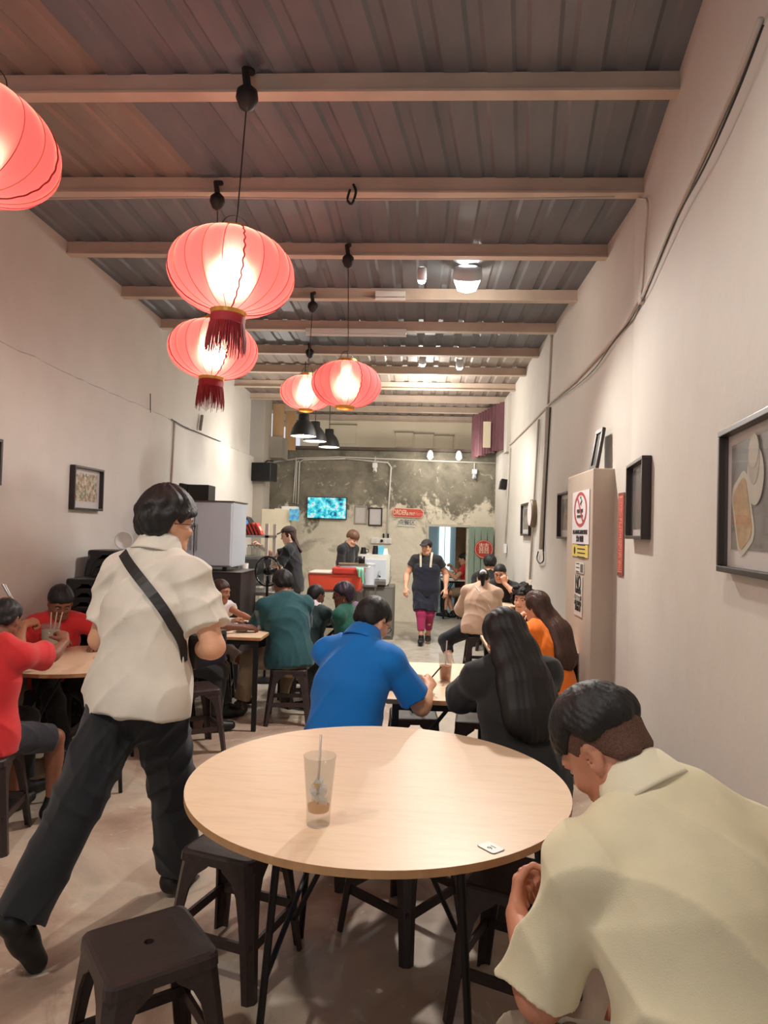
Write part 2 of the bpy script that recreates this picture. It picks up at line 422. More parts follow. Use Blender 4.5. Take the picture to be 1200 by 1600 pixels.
# corridor seen through the doorway
M_teal = mat('pale_blue_paint', (150, 172, 180), .6, var=.12, scale=2)
struct(MB().box((xa-.35, 14.6, 1.3), (.1, 3.8, 2.6)).build('wall_corridor_left', M_teal))
struct(MB().box((.3, 17.0, 1.3), (3, .1, 2.6)).build('wall_corridor_back', M_teal))
struct(MB().box((1.30, 14.6, 1.3), (.1, 3.8, 2.6)).build('wall_corridor_right', m_plaster('corridor_paint', (190, 176, 152), (176, 162, 140), (150, 136, 112))))
struct(MB().box((.4, 14.8, 2.62), (2.4, 4.4, .06)).build('ceiling_corridor', M_up))
p = UY(716, 880, 13.6)
o = MB().box((p.x+.14, 13.6, 1.0), (.40, .04, 2.0)).build('wooden_partition', mat('brown_board', (146, 118, 92), .6, rgb2=(124, 98, 74), scale=4)); struct(o)
wn = MB().box((UY(694, 880, 16.9).x, 16.93, 1.35), (.26, .03, 1.5)).build('window_1', mat('bright_pane', (220, 240, 245), .3, emis=(205, 232, 238), es=1.6)); struct(wn)
MB().box((UY(694, 880, 16.9).x, 16.90, 1.35), (.02, .03, 1.5)).build('glazing_bar', M_white, wn)
# ================================================================== green plank door, standing open
xd0, xd1 = UY(731, 880, YB-.1).x, XR-.02
zt = UY(757, 825, YB-.1).z
dr = thing('door_leaf', 'pale green plank door with round red sign at back right', 'door', ((xd0+xd1)/2, YB-.09, .02))
M_green = mat('green_door_paint', (136, 156, 142), .6, rgb2=(122, 142, 128), scale=5, stretch=(4, 4, .5))
npl = 4; pw = (xd1-xd0)/npl
for k in range(npl):
    MB().box((-(xd1-xd0)/2+pw*(k+.5), 0, zt/2), (pw-.012, .035, zt)).build('plank', M_green, dr, bevel=.004)
MB().box((0, .026, zt*.85), (xd1-xd0, .018, .08)).box((0, .026, zt*.15), (xd1-xd0, .018, .08)).build('ledge_board', M_green, dr)
rs = thing('round_sign', 'round red sign with pale lettering on the green door', 'sign', UY(756, 858, YB-.13)+Vector((0, 0, 0)))
M_red = mat('sign_red', (186, 66, 58), .55, rgb2=(168, 50, 46), scale=25)
M_cream = mat('sign_cream', (226, 196, 170), .6)
MB().lathe([(0, -.006), (.165, -.006), (.165, .006), (0, .006)], seg=36, R=RX(PI/2)).build('disc', M_red, rs, smooth=False)
MB().tube([(.15*math.cos(a), -.008, .15*math.sin(a)) for a in np.linspace(0, 2*PI, 32, endpoint=False)], .004, 5, True).build('rim_line', M_cream, rs)
for s_, dx, dz in (('囍', 0, .0),):
    text(s_, 'lettering', .2, M_cream, rs, Matrix.Translation((dx, -.009, dz)) @ Matrix.Rotation(PI/2, 4, 'X'))
# ================================================================== frames on the walls
def picture(label, c, w_, h_, ang, depth=.035, fw=.022, mount=.06, art=None, tilt=0, artmat=None, group=None, fm=None, mm=None):
    """frame facing +Y local -> rotated by ang about z. local x to the right when looked at, z up, -y towards viewer"""
    r = thing('picture_frame', label, 'picture', c, ang, group)
    r.rotation_euler = (tilt, 0, ang)
    fm = fm or M_frame
    for (cx, cz, sx_, sz_) in ((0, h_/2-fw/2, w_, fw), (0, -h_/2+fw/2, w_, fw), (-w_/2+fw/2, 0, fw, h_-2*fw), (w_/2-fw/2, 0, fw, h_-2*fw)):
        MB().box((cx, -depth/2, cz), (sx_, depth, sz_)).build('frame_bar', fm, r, bevel=.003)
    MB().box((0, -.006, 0), (w_-2*fw+.004, .008, h_-2*fw+.004)).build('mount', mm or M_matb, r)
    if artmat:
        MB().box((0, -.011, .01), (w_-2*fw-2*mount, .003, h_-2*fw-2*mount)).build('print', artmat, r)
    g = MB().box((0, -.02, 0), (w_-2*fw+.002, .002, h_-2*fw+.002)).build('glass_pane', M_pglass, r)
    return r
def m_art(name, cols, scale):
    mt, nt, b, v = base(name)
    vo = nt.nodes.new('ShaderNodeTexVoronoi'); vo.inputs['Scale'].default_value = scale; nt.links.new(v, vo.inputs[0])
    sp = nt.nodes.new('ShaderNodeSeparateColor'); nt.links.new(vo.outputs['Color'], sp.inputs[0])
    n = noise(nt, v, scale*.6, 4)
    f = mth(nt, 'ADD', mth(nt, 'MULTIPLY', sp.outputs[0], .5), mth(nt, 'MULTIPLY', n, .55))
    nt.links.new(ramp(nt, f, [(i/(len(cols)-1)*.7+.15, c) for i, c in enumerate(cols)]), b.inputs['Base Color'])
    b.inputs['Roughness'].default_value = .4; return mt
A_people = m_art('group_photo_print', [(60, 50, 50), (150, 120, 90), (205, 175, 140), (230, 220, 200), (120, 130, 90), (196, 150, 110)], 34)
A_grey = m_art('grey_photo_print', [(70, 62, 58), (110, 100, 92), (140, 130, 120), (100, 92, 84)], 7)
A_dark = m_art('dark_photo_print', [(92, 86, 84), (112, 104, 100), (126, 118, 112)], 3)
# left wall: looked at from +x, so rotate by +90 (local -y -> +x)
pa, pb_ = UX(116, 727, XL+.03), UX(160, 730, XL+.03); pc = UX(114, 795, XL+.03)
picture('small framed group photo on the left wall', (XL+.002, (pa.y+pb_.y)/2, (pa.z+pc.z)/2+.0), pb_.y-pa.y+.02, pa.z-pc.z+.01, PI/2, artmat=A_people, mount=.045, fw=.018, depth=.045)
pe = UX(2, 740, XL+.03)
picture('dark frame cut by the left photo edge', (XL+.002, pe.y-.21, 2.0), .42, .30, PI/2, artmat=A_grey, mount=.05)
def rwall(px, py, off=.0):   # point on the right wall (swung or straight)
    d = ray(px, py); q = UX(px, py, XR-off)
    if q.y >= YBEND: return q
    # x = XR-off-(YBEND-y)*SL ; x=t dx, y=t dy
    t = (XR-off-YBEND*SL)/(d.x-SL*d.y); return EYE+d*t
AN = -PI/2-math.atan(SL)   # local -y faces -x ; near segment
q0, q1, q2 = rwall(1128, 675, .03), rwall(1200, 641, .03), rwall(1127, 893, .03)
BW = .60
dirn = Vector((-math.sin(math.atan(SL)), -math.cos(math.atan(SL)), 0))
c0 = Vector((q0.x, q0.y, (q0.z+q2.z)/2))+dirn*(BW/2)
big = picture('large framed photo of cup and toast at right edge', c0+Vector((.028, 0, 0)), BW, q0.z-q2.z, AN, artmat=A_dark, mount=.045, fw=.02, depth=.04)
hh = q0.z-q2.z
# print of the cup and toast: flat shapes on the picture
def flat(poly, y, name, m_, parent): return MB().prism(poly, 0, .001, R=RX(PI/2), c=(0, y, 0)).build(name, m_, parent)
X0 = -BW/2
tr = [(X0+.19+x_*math.cos(.42)-z_*math.sin(.42), -.045+x_*math.sin(.42)+z_*math.cos(.42)) for x_, z_ in roundrect(.17, .24, .045, 5)]
flat(tr, -.0135, 'printed_plate', mat('print_cream', (206, 198, 180), .5), big)
flat([((x_-X0-.19)*.82+X0+.19, (z_+.05)*.84-.05) for x_, z_ in tr], -.0148, 'printed_toast', mat('print_toast', (196, 160, 104), .5, rgb2=(172, 130, 84), scale=30), big)
for cx, cz, rx_, rz_, nm, cc in ((X0+.31, .06, .075, .085, 'printed_saucer', (200, 192, 176)), (X0+.30, .11, .05, .075, 'printed_cup', (178, 166, 150)), (X0+.30, .135, .044, .05, 'printed_cup_top', (198, 186, 170))):
    flat([(cx+rx_*math.cos(a), cz+rz_*math.sin(a)) for a in np.linspace(0, 2*PI, 24, endpoint=False)], -.0155 if 'saucer' in nm else (-.0165 if nm == 'printed_cup' else -.0175), nm, mat(nm, cc, .5), big)
q0, q1, q2 = rwall(984, 738, .03), rwall(1010, 724, .03), rwall(984, 842, .03)
a2 = -PI/2-math.atan(SL)
picture('black framed photo on the right wall beside the red banner', ((q0.x+q1.x)/2+.028, (q0.y+q1.y)/2, (q0.z+q2.z)/2+.02), (Vector((q0.x, q0.y))-Vector((q1.x, q1.y))).length, q0.z-q2.z+.04, a2, artmat=A_dark, mount=.03, fw=.02, depth=.05)
q0, q1, q2 = UX(874, 773, XR-.03), UX(893, 770, XR-.03), UX(873, 840, XR-.03)
picture('small framed photo left of the no smoking sign', (XR-.002, (q0.y+q1.y)/2, (q0.z+q2.z)/2), q0.y-q1.y, q0.z-q2.z+.02, -PI/2, artmat=A_grey, mount=.05, fw=.02, depth=.05)
q0, q1, q2 = UX(815, 788, XR-.03), UX(828, 783, XR-.03), UX(815, 837, XR-.03)
picture('farthest small frame on the right wall by the round clock', (XR-.002, (q0.y+q1.y)/2, (q0.z+q2.z)/2), (q0.y-q1.y), q0.z-q2.z, -PI/2, artmat=A_grey, mount=.05, fw=.025, depth=.04)
q = UX(829, 802, XR-.05)
ck = thing('wall_clock', 'round wall clock seen edge-on on the right wall', 'clock', (XR, q.y, q.z))
MB().lathe([(0, -.06), (.15, -.06), (.165, -.045), (.165, 0), (0, 0)], seg=32, R=RY(PI/2)).build('case', mat('clock_case', (120, 104, 84), .4), ck)
MB().lathe([(0, -.064), (.145, -.064), (.145, -.06), (0, -.06)], seg=32, R=RY(PI/2)).build('dial', M_matb, ck)
# black frame leaning on the pillar top
lf = thing('leaning_frame', 'narrow black frame leaning on top of the right pillar', 'frame', (PX+.075, yP0+.12, zP), 0)
hL = .30
for (z0, z1, t_) in ((0, hL, .03),):
    R_ = RY(.16)
    MB().box((0, -.0, hL/2), (.022, .035, hL), R_).build('frame_bar', M_frame, lf)
    MB().box((.0, .16, hL/2), (.022, .035, hL), R_).build('frame_bar', M_frame, lf)
    MB().box((.02, .08, hL-.01), (.022, .19, .03), R_).build('frame_bar', M_frame, lf)
    MB().box((-.022, .08, .02), (.022, .19, .03), R_).build('frame_bar', M_frame, lf)
    MB().box((.0, .08, hL/2), (.006, .15, hL-.05), R_).build('backing_board', M_cable, lf)
# framed certificates on the back wall
def bp(px, py, Y=YB): return UY(px, py, Y)
for (a, b_, c, d, fm, lab) in ((554, 573, 790, 819, mat('thin_frame', (158, 150, 132), .5), 'pale framed notice right of the television'), (576, 597, 793, 822, M_frame, 'dark framed certificate left of the order sign')):
    p0 = bp(a, c); p1 = bp(b_, d)
    picture(lab, ((p0.x+p1.x)/2, YB-.002, (p0.z+p1.z)/2), p1.x-p0.x, p0.z-p1.z, 0, fm=fm, fw=.022, depth=.03)
# ================================================================== signs on the back wall
p0, p1 = bp(612, 794), bp(662, 809)
sg = thing('order_sign', 'red plaque reading order and pay here on the back wall', 'sign', ((p0.x+p1.x)/2, YB-.015, (p0.z+p1.z)/2)); sg.rotation_euler = (0, math.radians(1.5), 0)
sw, sh = p1.x-p0.x, .17
def octo(w_, h_, c): return [(w_/2, h_/2-c), (w_/2-c, h_/2), (-w_/2+c, h_/2), (-w_/2, h_/2-c), (-w_/2, -h_/2+c), (-w_/2+c, -h_/2), (w_/2-c, -h_/2), (w_/2, -h_/2+c)]
MB().prism(octo(sw, sh, .05), 0, .015, R=RX(PI/2)).build('rim', M_cream, sg)
MB().prism(octo(sw-.025, sh-.025, .045), 0, .02, R=RX(PI/2)).build('plate', mat('plaque_red', (198, 78, 64), .5), sg)
T4 = lambda x, y, z, r=0: Matrix.Translation((x, y, z)) @ Matrix.Rotation(PI/2, 4, 'X')
text('ORDER', 'lettering', .125, M_cream, sg, T4(-.14, -.022, 0), fontw=.62, bold=.003)
text('& PAY', 'lettering', .075, M_cream, sg, T4(.055, -.022, -.015), fontw=.7, bold=.002)
text('Here', 'lettering', .095, mat('sign_rose', (232, 140, 120), .5), sg, T4(.20, -.022, -.01), fontw=.8)
p0, p1 = bp(622, 810), bp(649, 823)
s2 = thing('order_area_sign', 'white sign with black Chinese characters under the red plaque', 'sign', ((p0.x+p1.x)/2, YB-.01, (p0.z+p1.z)/2)); s2.rotation_euler = (0, math.radians(1.5), 0)
M_ink = mat('black_ink', (40, 38, 38), .6); M_paper = mat('white_card', (214, 212, 202), .6)
for k in range(3):
    wk = (p1.x-p0.x)/3
    MB().box(((k-1)*wk, 0, 0), (wk-.006, .01, p0.z-p1.z)).build('card', M_paper, s2)
    text('点餐区'[k], 'lettering', .11, M_ink, s2, T4((k-1)*wk, -.007, 0))
# ================================================================== signs on pillar and right wall
def pil(px, py): return UX(px, py, PX-.002)
MS = lambda y, z: Matrix.Translation((-.006, y, z)) @ Matrix.Rotation(-PI/2, 4, 'Z') @ Matrix.Rotation(PI/2, 4, 'X')
q0, q1, q2 = pil(896, 766), pil(922, 766), pil(909, 850)
yc = (q0.y+q1.y)/2; W1 = q0.y-q1.y; zt1 = pil(909, 767).z; zb1 = pil(909, 850).z
ns = thing('no_smoking_sign', 'white no smoking sign with red circle on the pillar', 'sign', (PX-.002, yc, (zt1+zb1)/2)); H1 = zt1-zb1
MB().box((-.002, 0, 0), (.004, W1, H1)).build('panel', mat('sign_white', (222, 216, 218), .5), ns)
rad = W1*.38; zc_ = H1*.15; radz = min(rad, H1*.33)
M_sred = mat('ban_red', (176, 62, 62), .5)
vs = []; fs = []
for k in range(40):
    a = 2*PI*k/40
    for r_ in (.83, 1): vs.append((-.006, r_*rad*math.cos(a), zc_+r_*radz*math.sin(a)))
for k in range(40): j = (k+1) % 40; fs.append((2*k, 2*j, 2*j+1, 2*k+1))
MB().add(vs, fs).build('ban_ring', M_sred, ns)
MB().box((-.0075, 0, zc_), (.002, radz*1.9, radz*.15), RX(PI*.25)).build('ban_bar', M_sred, ns)
MB().box((-.0066, .01, zc_-.01), (.002, rad*.9, radz*.18)).box((-.0066, .01, zc_-.05), (.002, rad*.9, radz*.13)).build('cigarette_print', M_ink, ns)
MB().tube([(-.007, -rad*.15+.02*math.sin(t*9), zc_+.03+t*radz*.5) for t in np.linspace(0, 1, 12)], .003, 4).build('smoke_print', M_ink, ns)
text('DILARANG MEROKOK', 'lettering', .044, M_ink, ns, MS(0, -H1*.28), fontw=W1*.9/.46, bold=.0005)
text('禁止吸烟', 'lettering', .052, M_ink, ns, MS(0, -H1*.41), fontw=1.1)
zt2, zb2 = pil(909, 851).z, pil(909, 871).z
ys = thing('yellow_notice', 'yellow notice directly below the no smoking sign', 'sign', (PX-.002, yc+.005, (zt2+zb2)/2))
MB().box((-.002, 0, 0), (.004, W1*.95, zt2-zb2-.005)).build('panel', mat('notice_yellow', (218, 196, 96), .5), ys)
for i in range(4):
    MB().box((-.005, -.05, .045-.03*i), (.001, W1*.45, .008)).build('text_line', M_ink, ys)
MB().lathe([(0, 0), (.03, 0)], c=(-.005, W1*.3, 0), seg=12, R=RY(PI/2)).build('warning_mark', M_ink, ys)
zt3, zb3 = pil(905, 879).z, pil(905, 895).z
cs = thing('camera_notice', 'small white notice with a dark picture below the yellow notice', 'sign', (PX-.002, pil(906, 887).y, (zt3+zb3)/2))
W3 = pil(899, 887).y-pil(912, 887).y
MB().box((-.002, 0, 0), (.004, W3, zt3-zb3)).build('panel', M_paper, cs)
MB().box((-.005, -W3*.28, 0), (.001, W3*.3, (zt3-zb3)*.8)).build('picture_print', mat('grey_print', (96, 92, 88), .6), cs)
for i in range(3): MB().box((-.005, W3*.2, .03-.03*i), (.001, W3*.4, .006)).build('text_line', M_ink, cs)
zt4, zb4 = pil(903, 900).z, pil(903, 962).z
fs_ = thing('no_food_notice', 'long white notice forbidding outside food low on the pillar', 'sign', (PX-.002, pil(904, 930).y, (zt4+zb4)/2)); W4 = W3*.95; H4 = zt4-zb4
MB().box((-.002, 0, 0), (.004, W4, H4)).build('panel', mat('notice_white', (206, 200, 190), .6), fs_)
text('NO', 'lettering', .15, M_ink, fs_, MS(0, H4*.33), fontw=.75, bold=.002)
text('OUTSIDE', 'lettering', .05, M_ink, fs_, MS(0, H4*.12), fontw=.9)
MB().box((-.005, 0, -.01), (.001, W4*.85, H4*.11)).build('black_band', M_ink, fs_)
text('FOOD', 'lettering', .055, M_paper, fs_, MS(0, -.01))
text('ALLOWED', 'lettering', .05, M_ink, fs_, MS(0, -H4*.18), fontw=.9)
text('请勿外带', 'lettering', .045, M_ink, fs_, MS(0, -H4*.32))
q0, q1, q2 = rwall(967, 771, 0), rwall(978, 768, 0), rwall(962, 898, 0)
bn = thing('red_banner', 'tall narrow red banner with pale characters on right wall', 'banner', ((q0.x+q1.x)/2-.003, (q0.y+q1.y)/2, (q0.z+q2.z)/2), 0)
Hb = q0.z-q2.z; Wb = .135
bn.rotation_euler = (0, 0, -math.atan(SL) if (q0.y+q1.y)/2 < YBEND else 0)
MB().box((-.002, 0, 0), (.004, Wb, Hb)).build('backing', mat('banner_edge', (132, 82, 66), .6), bn)
MB().box((-.004, 0, 0), (.004, Wb*.84, Hb*.94)).build('cloth_panel', mat('banner_red', (190, 84, 76), .6, var=.1, scale=20), bn)
M_gl = mat('banner_pale', (222, 150, 132), .6)
for zz in (Hb*.45, -Hb*.45): MB().box((-.0068, 0, zz), (.001, Wb*.7, .006)).build('border_line', M_gl, bn)
for yy_ in (-Wb*.36, Wb*.36): MB().box((-.0068, yy_, 0), (.001, .004, Hb*.9)).build('border_line', M_gl, bn)
for i, ch in enumerate('招财进宝福满堂'):
    text(ch, 'lettering', .075, M_gl, bn, MS(0, Hb*.38-i*Hb*.127))
# ================================================================== television
p0, p1 = bp(481, 776), bp(542, 812)
tv = thing('television', 'flat television showing bright blue pictures on back wall', 'television', ((p0.x+p1.x)/2, YB-.06, (p0.z+p1.z)/2)); tv.rotation_euler = (0, math.radians(.2), 0)
TW, TH = p1.x-p0.x, p0.z-p1.z
MB().box((0, 0, 0), (TW, .05, TH)).build('casing', M_blackpl, tv, bevel=.005)
MB().box((0, .04, 0), (.3, .04, .2)).build('wall_bracket', M_blackm, tv)
mt, nt, b, v = base('tv_picture')
vo = nt.nodes.new('ShaderNodeTexVoronoi'); vo.inputs['Scale'].default_value = 9; nt.links.new(v, vo.inputs[0]); vo.inputs['Randomness'].default_value = 1
n = noise(nt, v, 9, 6, .65, 1.5)
f_ = mth(nt, 'ADD', mth(nt, 'MULTIPLY', vo.outputs['Distance'], .35), mth(nt, 'MULTIPLY', n, .85))
cc = ramp(nt, f_, [(.36, (8, 30, 48)), (.45, (10, 90, 130)), (.53, (20, 190, 215)), (.62, (90, 235, 240)), (.72, (235, 250, 250)), (.78, (190, 90, 110))])
nt.links.new(cc, b.inputs['Emission Color']); b.inputs['Emission Strength'].default_value = .9; b.inputs['Base Color'].default_value = (0, 0, 0, 1)
MB().box((0, -.0262, 0), (TW-.03, .002, TH-.03)).build('screen', mt, tv)
# ================================================================== conduits, sockets, cameras, speakers on the back wall
def conduit(pts, r, label, m_=None, name='conduit', straps=0):
    o = MB().tube(pts, r, 8).build(name, m_ or M_pvc, smooth=True); return tag(o, label, 'pipe')
B = lambda x_, y_, d=.02: UY(x_, y_, YB-d)
conduit([B(428, 722), B(470, 716), B(530, 714), B(600, 717), B(700, 721), B(790, 724)], .014, 'long horizontal white conduit across the top of back wall')
conduit([B(463, 715, .03), B(458, 786, .03)], .014, 'leftmost of the three upright white pipes left of the television')
conduit([B(467, 720, .05), B(464, 722, .05), B(461.5, 787, .03)], .013, 'middle one of the three upright pipes left of the television')
conduit([B(540, 716.5, .055), B(475, 718, .05), B(468, 722, .05), B(465.5, 788, .03)], .014, 'bent pipe nearest the television joining the three uprights')
conduit([B(540, 716.5, .055), B(585, 721), B(606, 723), B(611, 730), B(608, 780), B(604, 842)], .015, 'white conduit bending down to the power sockets')
so = thing('socket_bank', 'white bank of power sockets with black plug on back wall', 'socket', B(601, 845, .0))
MB().box((-.06, -.025, 0), (.36, .05, .10)).build('housing', M_white, so, bevel=.006)
for dx in (-.14, 0, .1): MB().box((dx-.03, -.053, 0), (.07, .006, .07)).build('socket_plate', M_paper, so)
MB().lathe([(0, -.05), (.025, -.05), (.028, 0), (0, 0)], c=(-.05, -.05, -.0), seg=12, R=RX(-PI/2)).build('plug', M_blackpl, so)
for dx in (-.02, .06): MB().box((dx, -.02, .09), (.03, .04, .08)).build('adapter', M_blackpl, so)
for (a, c, lab, m1) in ((586, 730, 'white security camera on the back wall above the certificates', M_white), (741, 740, 'security camera on the back wall above the doorway', M_grey)):
    q = B(a, c, 0)
    cm = thing('security_camera', lab, 'camera', q, 0, 'security cameras on the back wall')
    MB().tube([(0, -.02, .19), (0, -.02, .06)], .01, 6).build('drop_pipe', M_pvc, cm)
    MB().box((0, -.04, .03), (.09, .08, .09)).build('junction_box', m1, cm, bevel=.008)
    cb_ = MB().lathe([(0, 0), (.032, 0), (.04, .08), (.0, .085)], c=(0, -.06, -.01), seg=16, R=RX(.5) @ RX(PI)).build('camera_body', m1, cm, smooth=False)
    MB().lathe([(0, 0), (.02, 0)], c=(0, -.10, -.088), seg=12, R=RX(.5) @ RX(PI)).build('lens', M_blackpl, cb_)
q = UY(408, 737, 11.2)
sp_o = thing('wall_speaker', 'large black loudspeaker high at the left of back wall', 'speaker', (q.x, 11.2, q.z), math.radians(-14))
MB().box((0, .1, 0), (.36, .26, .30)).build('cabinet', M_blackpl, sp_o, bevel=.01)
MB().box((0, -.033, 0), (.34, .01, .28)).build('grille', mat('speaker_mesh', (20, 20, 21), .8, bump=.5, bscale=250), sp_o)
MB().tube([(.0, .1, .14), (0, .2, .2), (0, .42, .22)], .012, 6).build('bracket', M_blackm, sp_o)
q = UX(787, 757, XR-.06)
s3 = thing('wall_speaker', 'small black speaker near the corner above the green door', 'speaker', (XR-.005, q.y, q.z))
MB().box((-.06, 0, 0), (.10, .16, .16), RY(.15)).build('cabinet', M_blackpl, s3, bevel=.01)
MB().box((-.115, 0, -.01), (.008, .13, .13), RY(.15)).build('grille', M_cable, s3)
# flood lights at the top of the back wall
for i, (a, c) in enumerate(((672, 714), (717, 715))):
    q = UY(a, c, 12.15)
    fl = thing('flood_light', ['left', 'right'][i]+' one of two bright round lamps atop the back wall', 'lamp', q)
    MB().tube([(0, .35, .02), (0, .05, .03)], .012, 6).build('arm', M_pvc2, fl)
    MB().lathe([(.02, .12), (.045, .09), (.06, 0), (.055, 0), (.04, .08)], seg=20, R=RX(PI/2*.0)).build('shade', M_grey, fl, smooth=True)
    MB().lathe([(0, -.045), (.03, -.035), (.047, 0), (.035, .03), (0, .045)], seg=20).build('bulb', M_bulb, fl, smooth=True)
# ================================================================== right wall conduits
RW = lambda x_, y_, o=.012: rwall(x_, y_, o)
def spl(pts, n=6):
    P = [Vector(p) for p in pts]; out = []
    for i in range(len(P)-1):
        p0 = P[max(i-1, 0)]; p1 = P[i]; p2 = P[i+1]; p3 = P[min(i+2, len(P)-1)]
        for k in range(n):
            t = k/n; out.append(.5*((2*p1)+(-p0+p2)*t+(2*p0-5*p1+4*p2-p3)*t*t+(-p0+3*p1-3*p2+p3)*t**3))
    return out+[P[-1]]
conduit([RW(x_, y_) for x_, y_ in ((1188, 30), (1150, 130), (1110, 220), (1053, 343), (1003, 466))], .010, 'thick painted conduit rising along the right wall to the ceiling', M_pvc2)
conduit([RW(x_, y_) for x_, y_ in ((1003, 466), (975, 510), (940, 552), (900, 595), (858, 632), (830, 662), (800, 692), (775, 712))], .012, 'lower painted conduit running down the right wall to the back', M_pvc2)
o = MB().tube(spl([RW(1192, 40, .03), RW(1150, 150, .03), RW(1100, 262, .03), RW(1053, 350, .03), RW(1010, 455, .02), RW(985, 500, .02), RW(960, 532, .02), RW(930, 575, .02), RW(900, 603, .02), RW(858, 634, .02)]), .004, 5).build('cable', M_cable); tag(o, 'thin black cable sagging beside the right wall conduit', 'cable')
o = MB().tube(spl([RW(960, 307, .03), RW(1000, 310, .02), RW(1012, 318, .02), RW(1008, 380), RW(1005, 440), RW(1001, 460)]), .006, 6).build('cable', M_pvc2); tag(o, 'cable dropping from second purlin down the right wall', 'cable')
jb = MB().box((0, 0, 0), (.03, .06, .06)).build('junction_box', M_pvc2, bevel=.006, loc=RW(1003, 466)); tag(jb, 'small square junction box where right wall conduits meet', 'box')
o = MB().tube([RW(862, 522), RW(859, 580), RW(856, 632)], .011, 8).build('conduit', M_pvc2, smooth=True); tag(o, 'upright pipe from the roof down to the wall conduit', 'pipe')
o = MB().tube([RW(856, 636, .02), RW(850, 760, .02), RW(845, 858, .02)], .022, 8).build('conduit', M_pvc, smooth=True); tag(o, 'thick white vertical trunking ending above the seated diners', 'pipe')
o = MB().tube([RW(860, 636, .012), RW(853, 760, .012), RW(849, 862, .012)], .008, 6).build('cable', M_cable, smooth=True); tag(o, 'dark cable running down beside the thick white trunking', 'cable')
o = MB().tube(spl([RW(849, 862, .02), RW(849, 876, .02), RW(843, 880, .02), RW(839, 873, .02), RW(841, 862, .02)]), .007, 6).build('cable', M_cable, smooth=True); tag(o, 'cable loop hanging below the white trunking', 'cable')
o = MB().tube([RW(842, 655, .02), RW(836, 760, .02), RW(828, 905, .02)], .014, 8).build('conduit', M_pvc, smooth=True); tag(o, 'thin white pipe passing the far wall frame', 'pipe')
o = MB().tube([RW(797, 700, .02), RW(793, 780, .02), RW(789, 860, .02)], .014, 8).build('conduit', M_pvc, smooth=True); tag(o, 'white pipe in the far right corner with switch', 'pipe')
o = MB().box((0, 0, 0), (.04, .12, .14)).build('wall_switch', M_white, bevel=.006, loc=RW(789, 857, .03)); tag(o, 'white wall switch near the green door', 'switch')
LW = lambda x_, y_, o=.012: UX(x_, y_, XL+o)
o = MB().tube([LW(273, 658), LW(271, 700), LW(268, 752), LW(266, 850)], .010, 6).build('conduit', M_pvc2, smooth=True); tag(o, 'upright pipe on the left wall above the fridge', 'pipe')
o = MB().tube([LW(235, 615, .0), LW(235, 645, .0)], .005, 5).build('cable', M_cable); tag(o, 'short dark wire on upper left wall', 'cable')
o = MB().tube([LW(316, 649, .0), LW(313, 672, .0)], .02, 5).build('conduit', mat('stub_pipe', (140, 130, 120), .6)); tag(o, 'short grey stub on upper left wall under the lanterns', 'pipe')
o = MB().tube(spl([LW(268, 655, .02), LW(290, 668, .02), LW(310, 676, .02), LW(330, 684, .02), LW(345, 690, .02)]), .006, 5).build('cable', M_cable); tag(o, 'loose wire lying along the left wall ledge', 'cable')
# ================================================================== purple curtain top right
vs = []; n_ = 120
c0_, c1_ = Vector((.93, 12.35)), Vector((1.30, 10.9)); dv = (c1_-c0_); nv = Vector((dv.y, -dv.x)).normalized()
for i in range(n_+1):
    t = i/n_; q = c0_+dv*t+nv*(.03*math.sin(t*62)+.012*math.sin(t*131))
    for k in range(6): vs.append((q.x, q.y, 3.70-(.75+.01*math.sin(t*40))*k/5))
fs = [(i*6+k, (i+1)*6+k, (i+1)*6+k+1, i*6+k+1) for i in range(n_) for k in range(5)]
o = MB().add(vs, fs).build('curtain', mat('purple_cloth', (116, 78, 84), .8, var=.15, scale=6), smooth=True); tag(o, 'pleated dull purple curtain hanging at the upper right', 'curtain')
q = UY(760, 690, 11.3)
o = MB().box((q.x, 11.25, 3.22), (.12, .03, .42)).build('plaster_board', M_up); tag(o, 'narrow pale board in front of the purple curtain', 'board')
q = UX(797, 650, XR)
struct(MB().box((XR-.03, q.y+.05, 3.3), (.06, .35, .85)).build('trim_4', M_wall))
# ================================================================== LANTERNS
mt = bpy.data.materials.new('lantern_silk'); MATS['lantern_silk'] = mt; mt.use_nodes = True; nt = mt.node_tree
for n in list(nt.nodes): nt.nodes.remove(n)
out = nt.nodes.new('ShaderNodeOutputMaterial')
dif = nt.nodes.new('ShaderNodeBsdfDiffuse'); dif.inputs[0].default_value = (*lin((230, 84, 92)), 1)
trl = nt.nodes.new('ShaderNodeBsdfTranslucent'); trl.inputs[0].default_value = (*lin((250, 126, 132)), 1)
rfr = nt.nodes.new('ShaderNodeBsdfRefraction'); rfr.inputs['Color'].default_value = (*lin((255, 204, 186)), 1); rfr.inputs['Roughness'].default_value = .66; rfr.inputs['IOR'].default_value = 1.25
m1 = nt.nodes.new('ShaderNodeMixShader'); m1.inputs[0].default_value = .62; nt.links.new(dif.outputs[0], m1.inputs[1]); nt.links.new(trl.outputs[0], m1.inputs[2])
m2 = nt.nodes.new('ShaderNodeMixShader'); m2.inputs[0].default_value = .30; nt.links.new(m1.outputs[0], m2.inputs[1]); nt.links.new(rfr.outputs[0], m2.inputs[2])
nt.links.new(m2.outputs[0], out.inputs[0]); M_silk = mt
M_rib = mat('lantern_rib', (170, 40, 36), .5); M_ribg = mat('lantern_rib_gold', (206, 130, 60), .4, metal=.4); M_tas = mat('tassel_red', (122, 34, 42), .7)
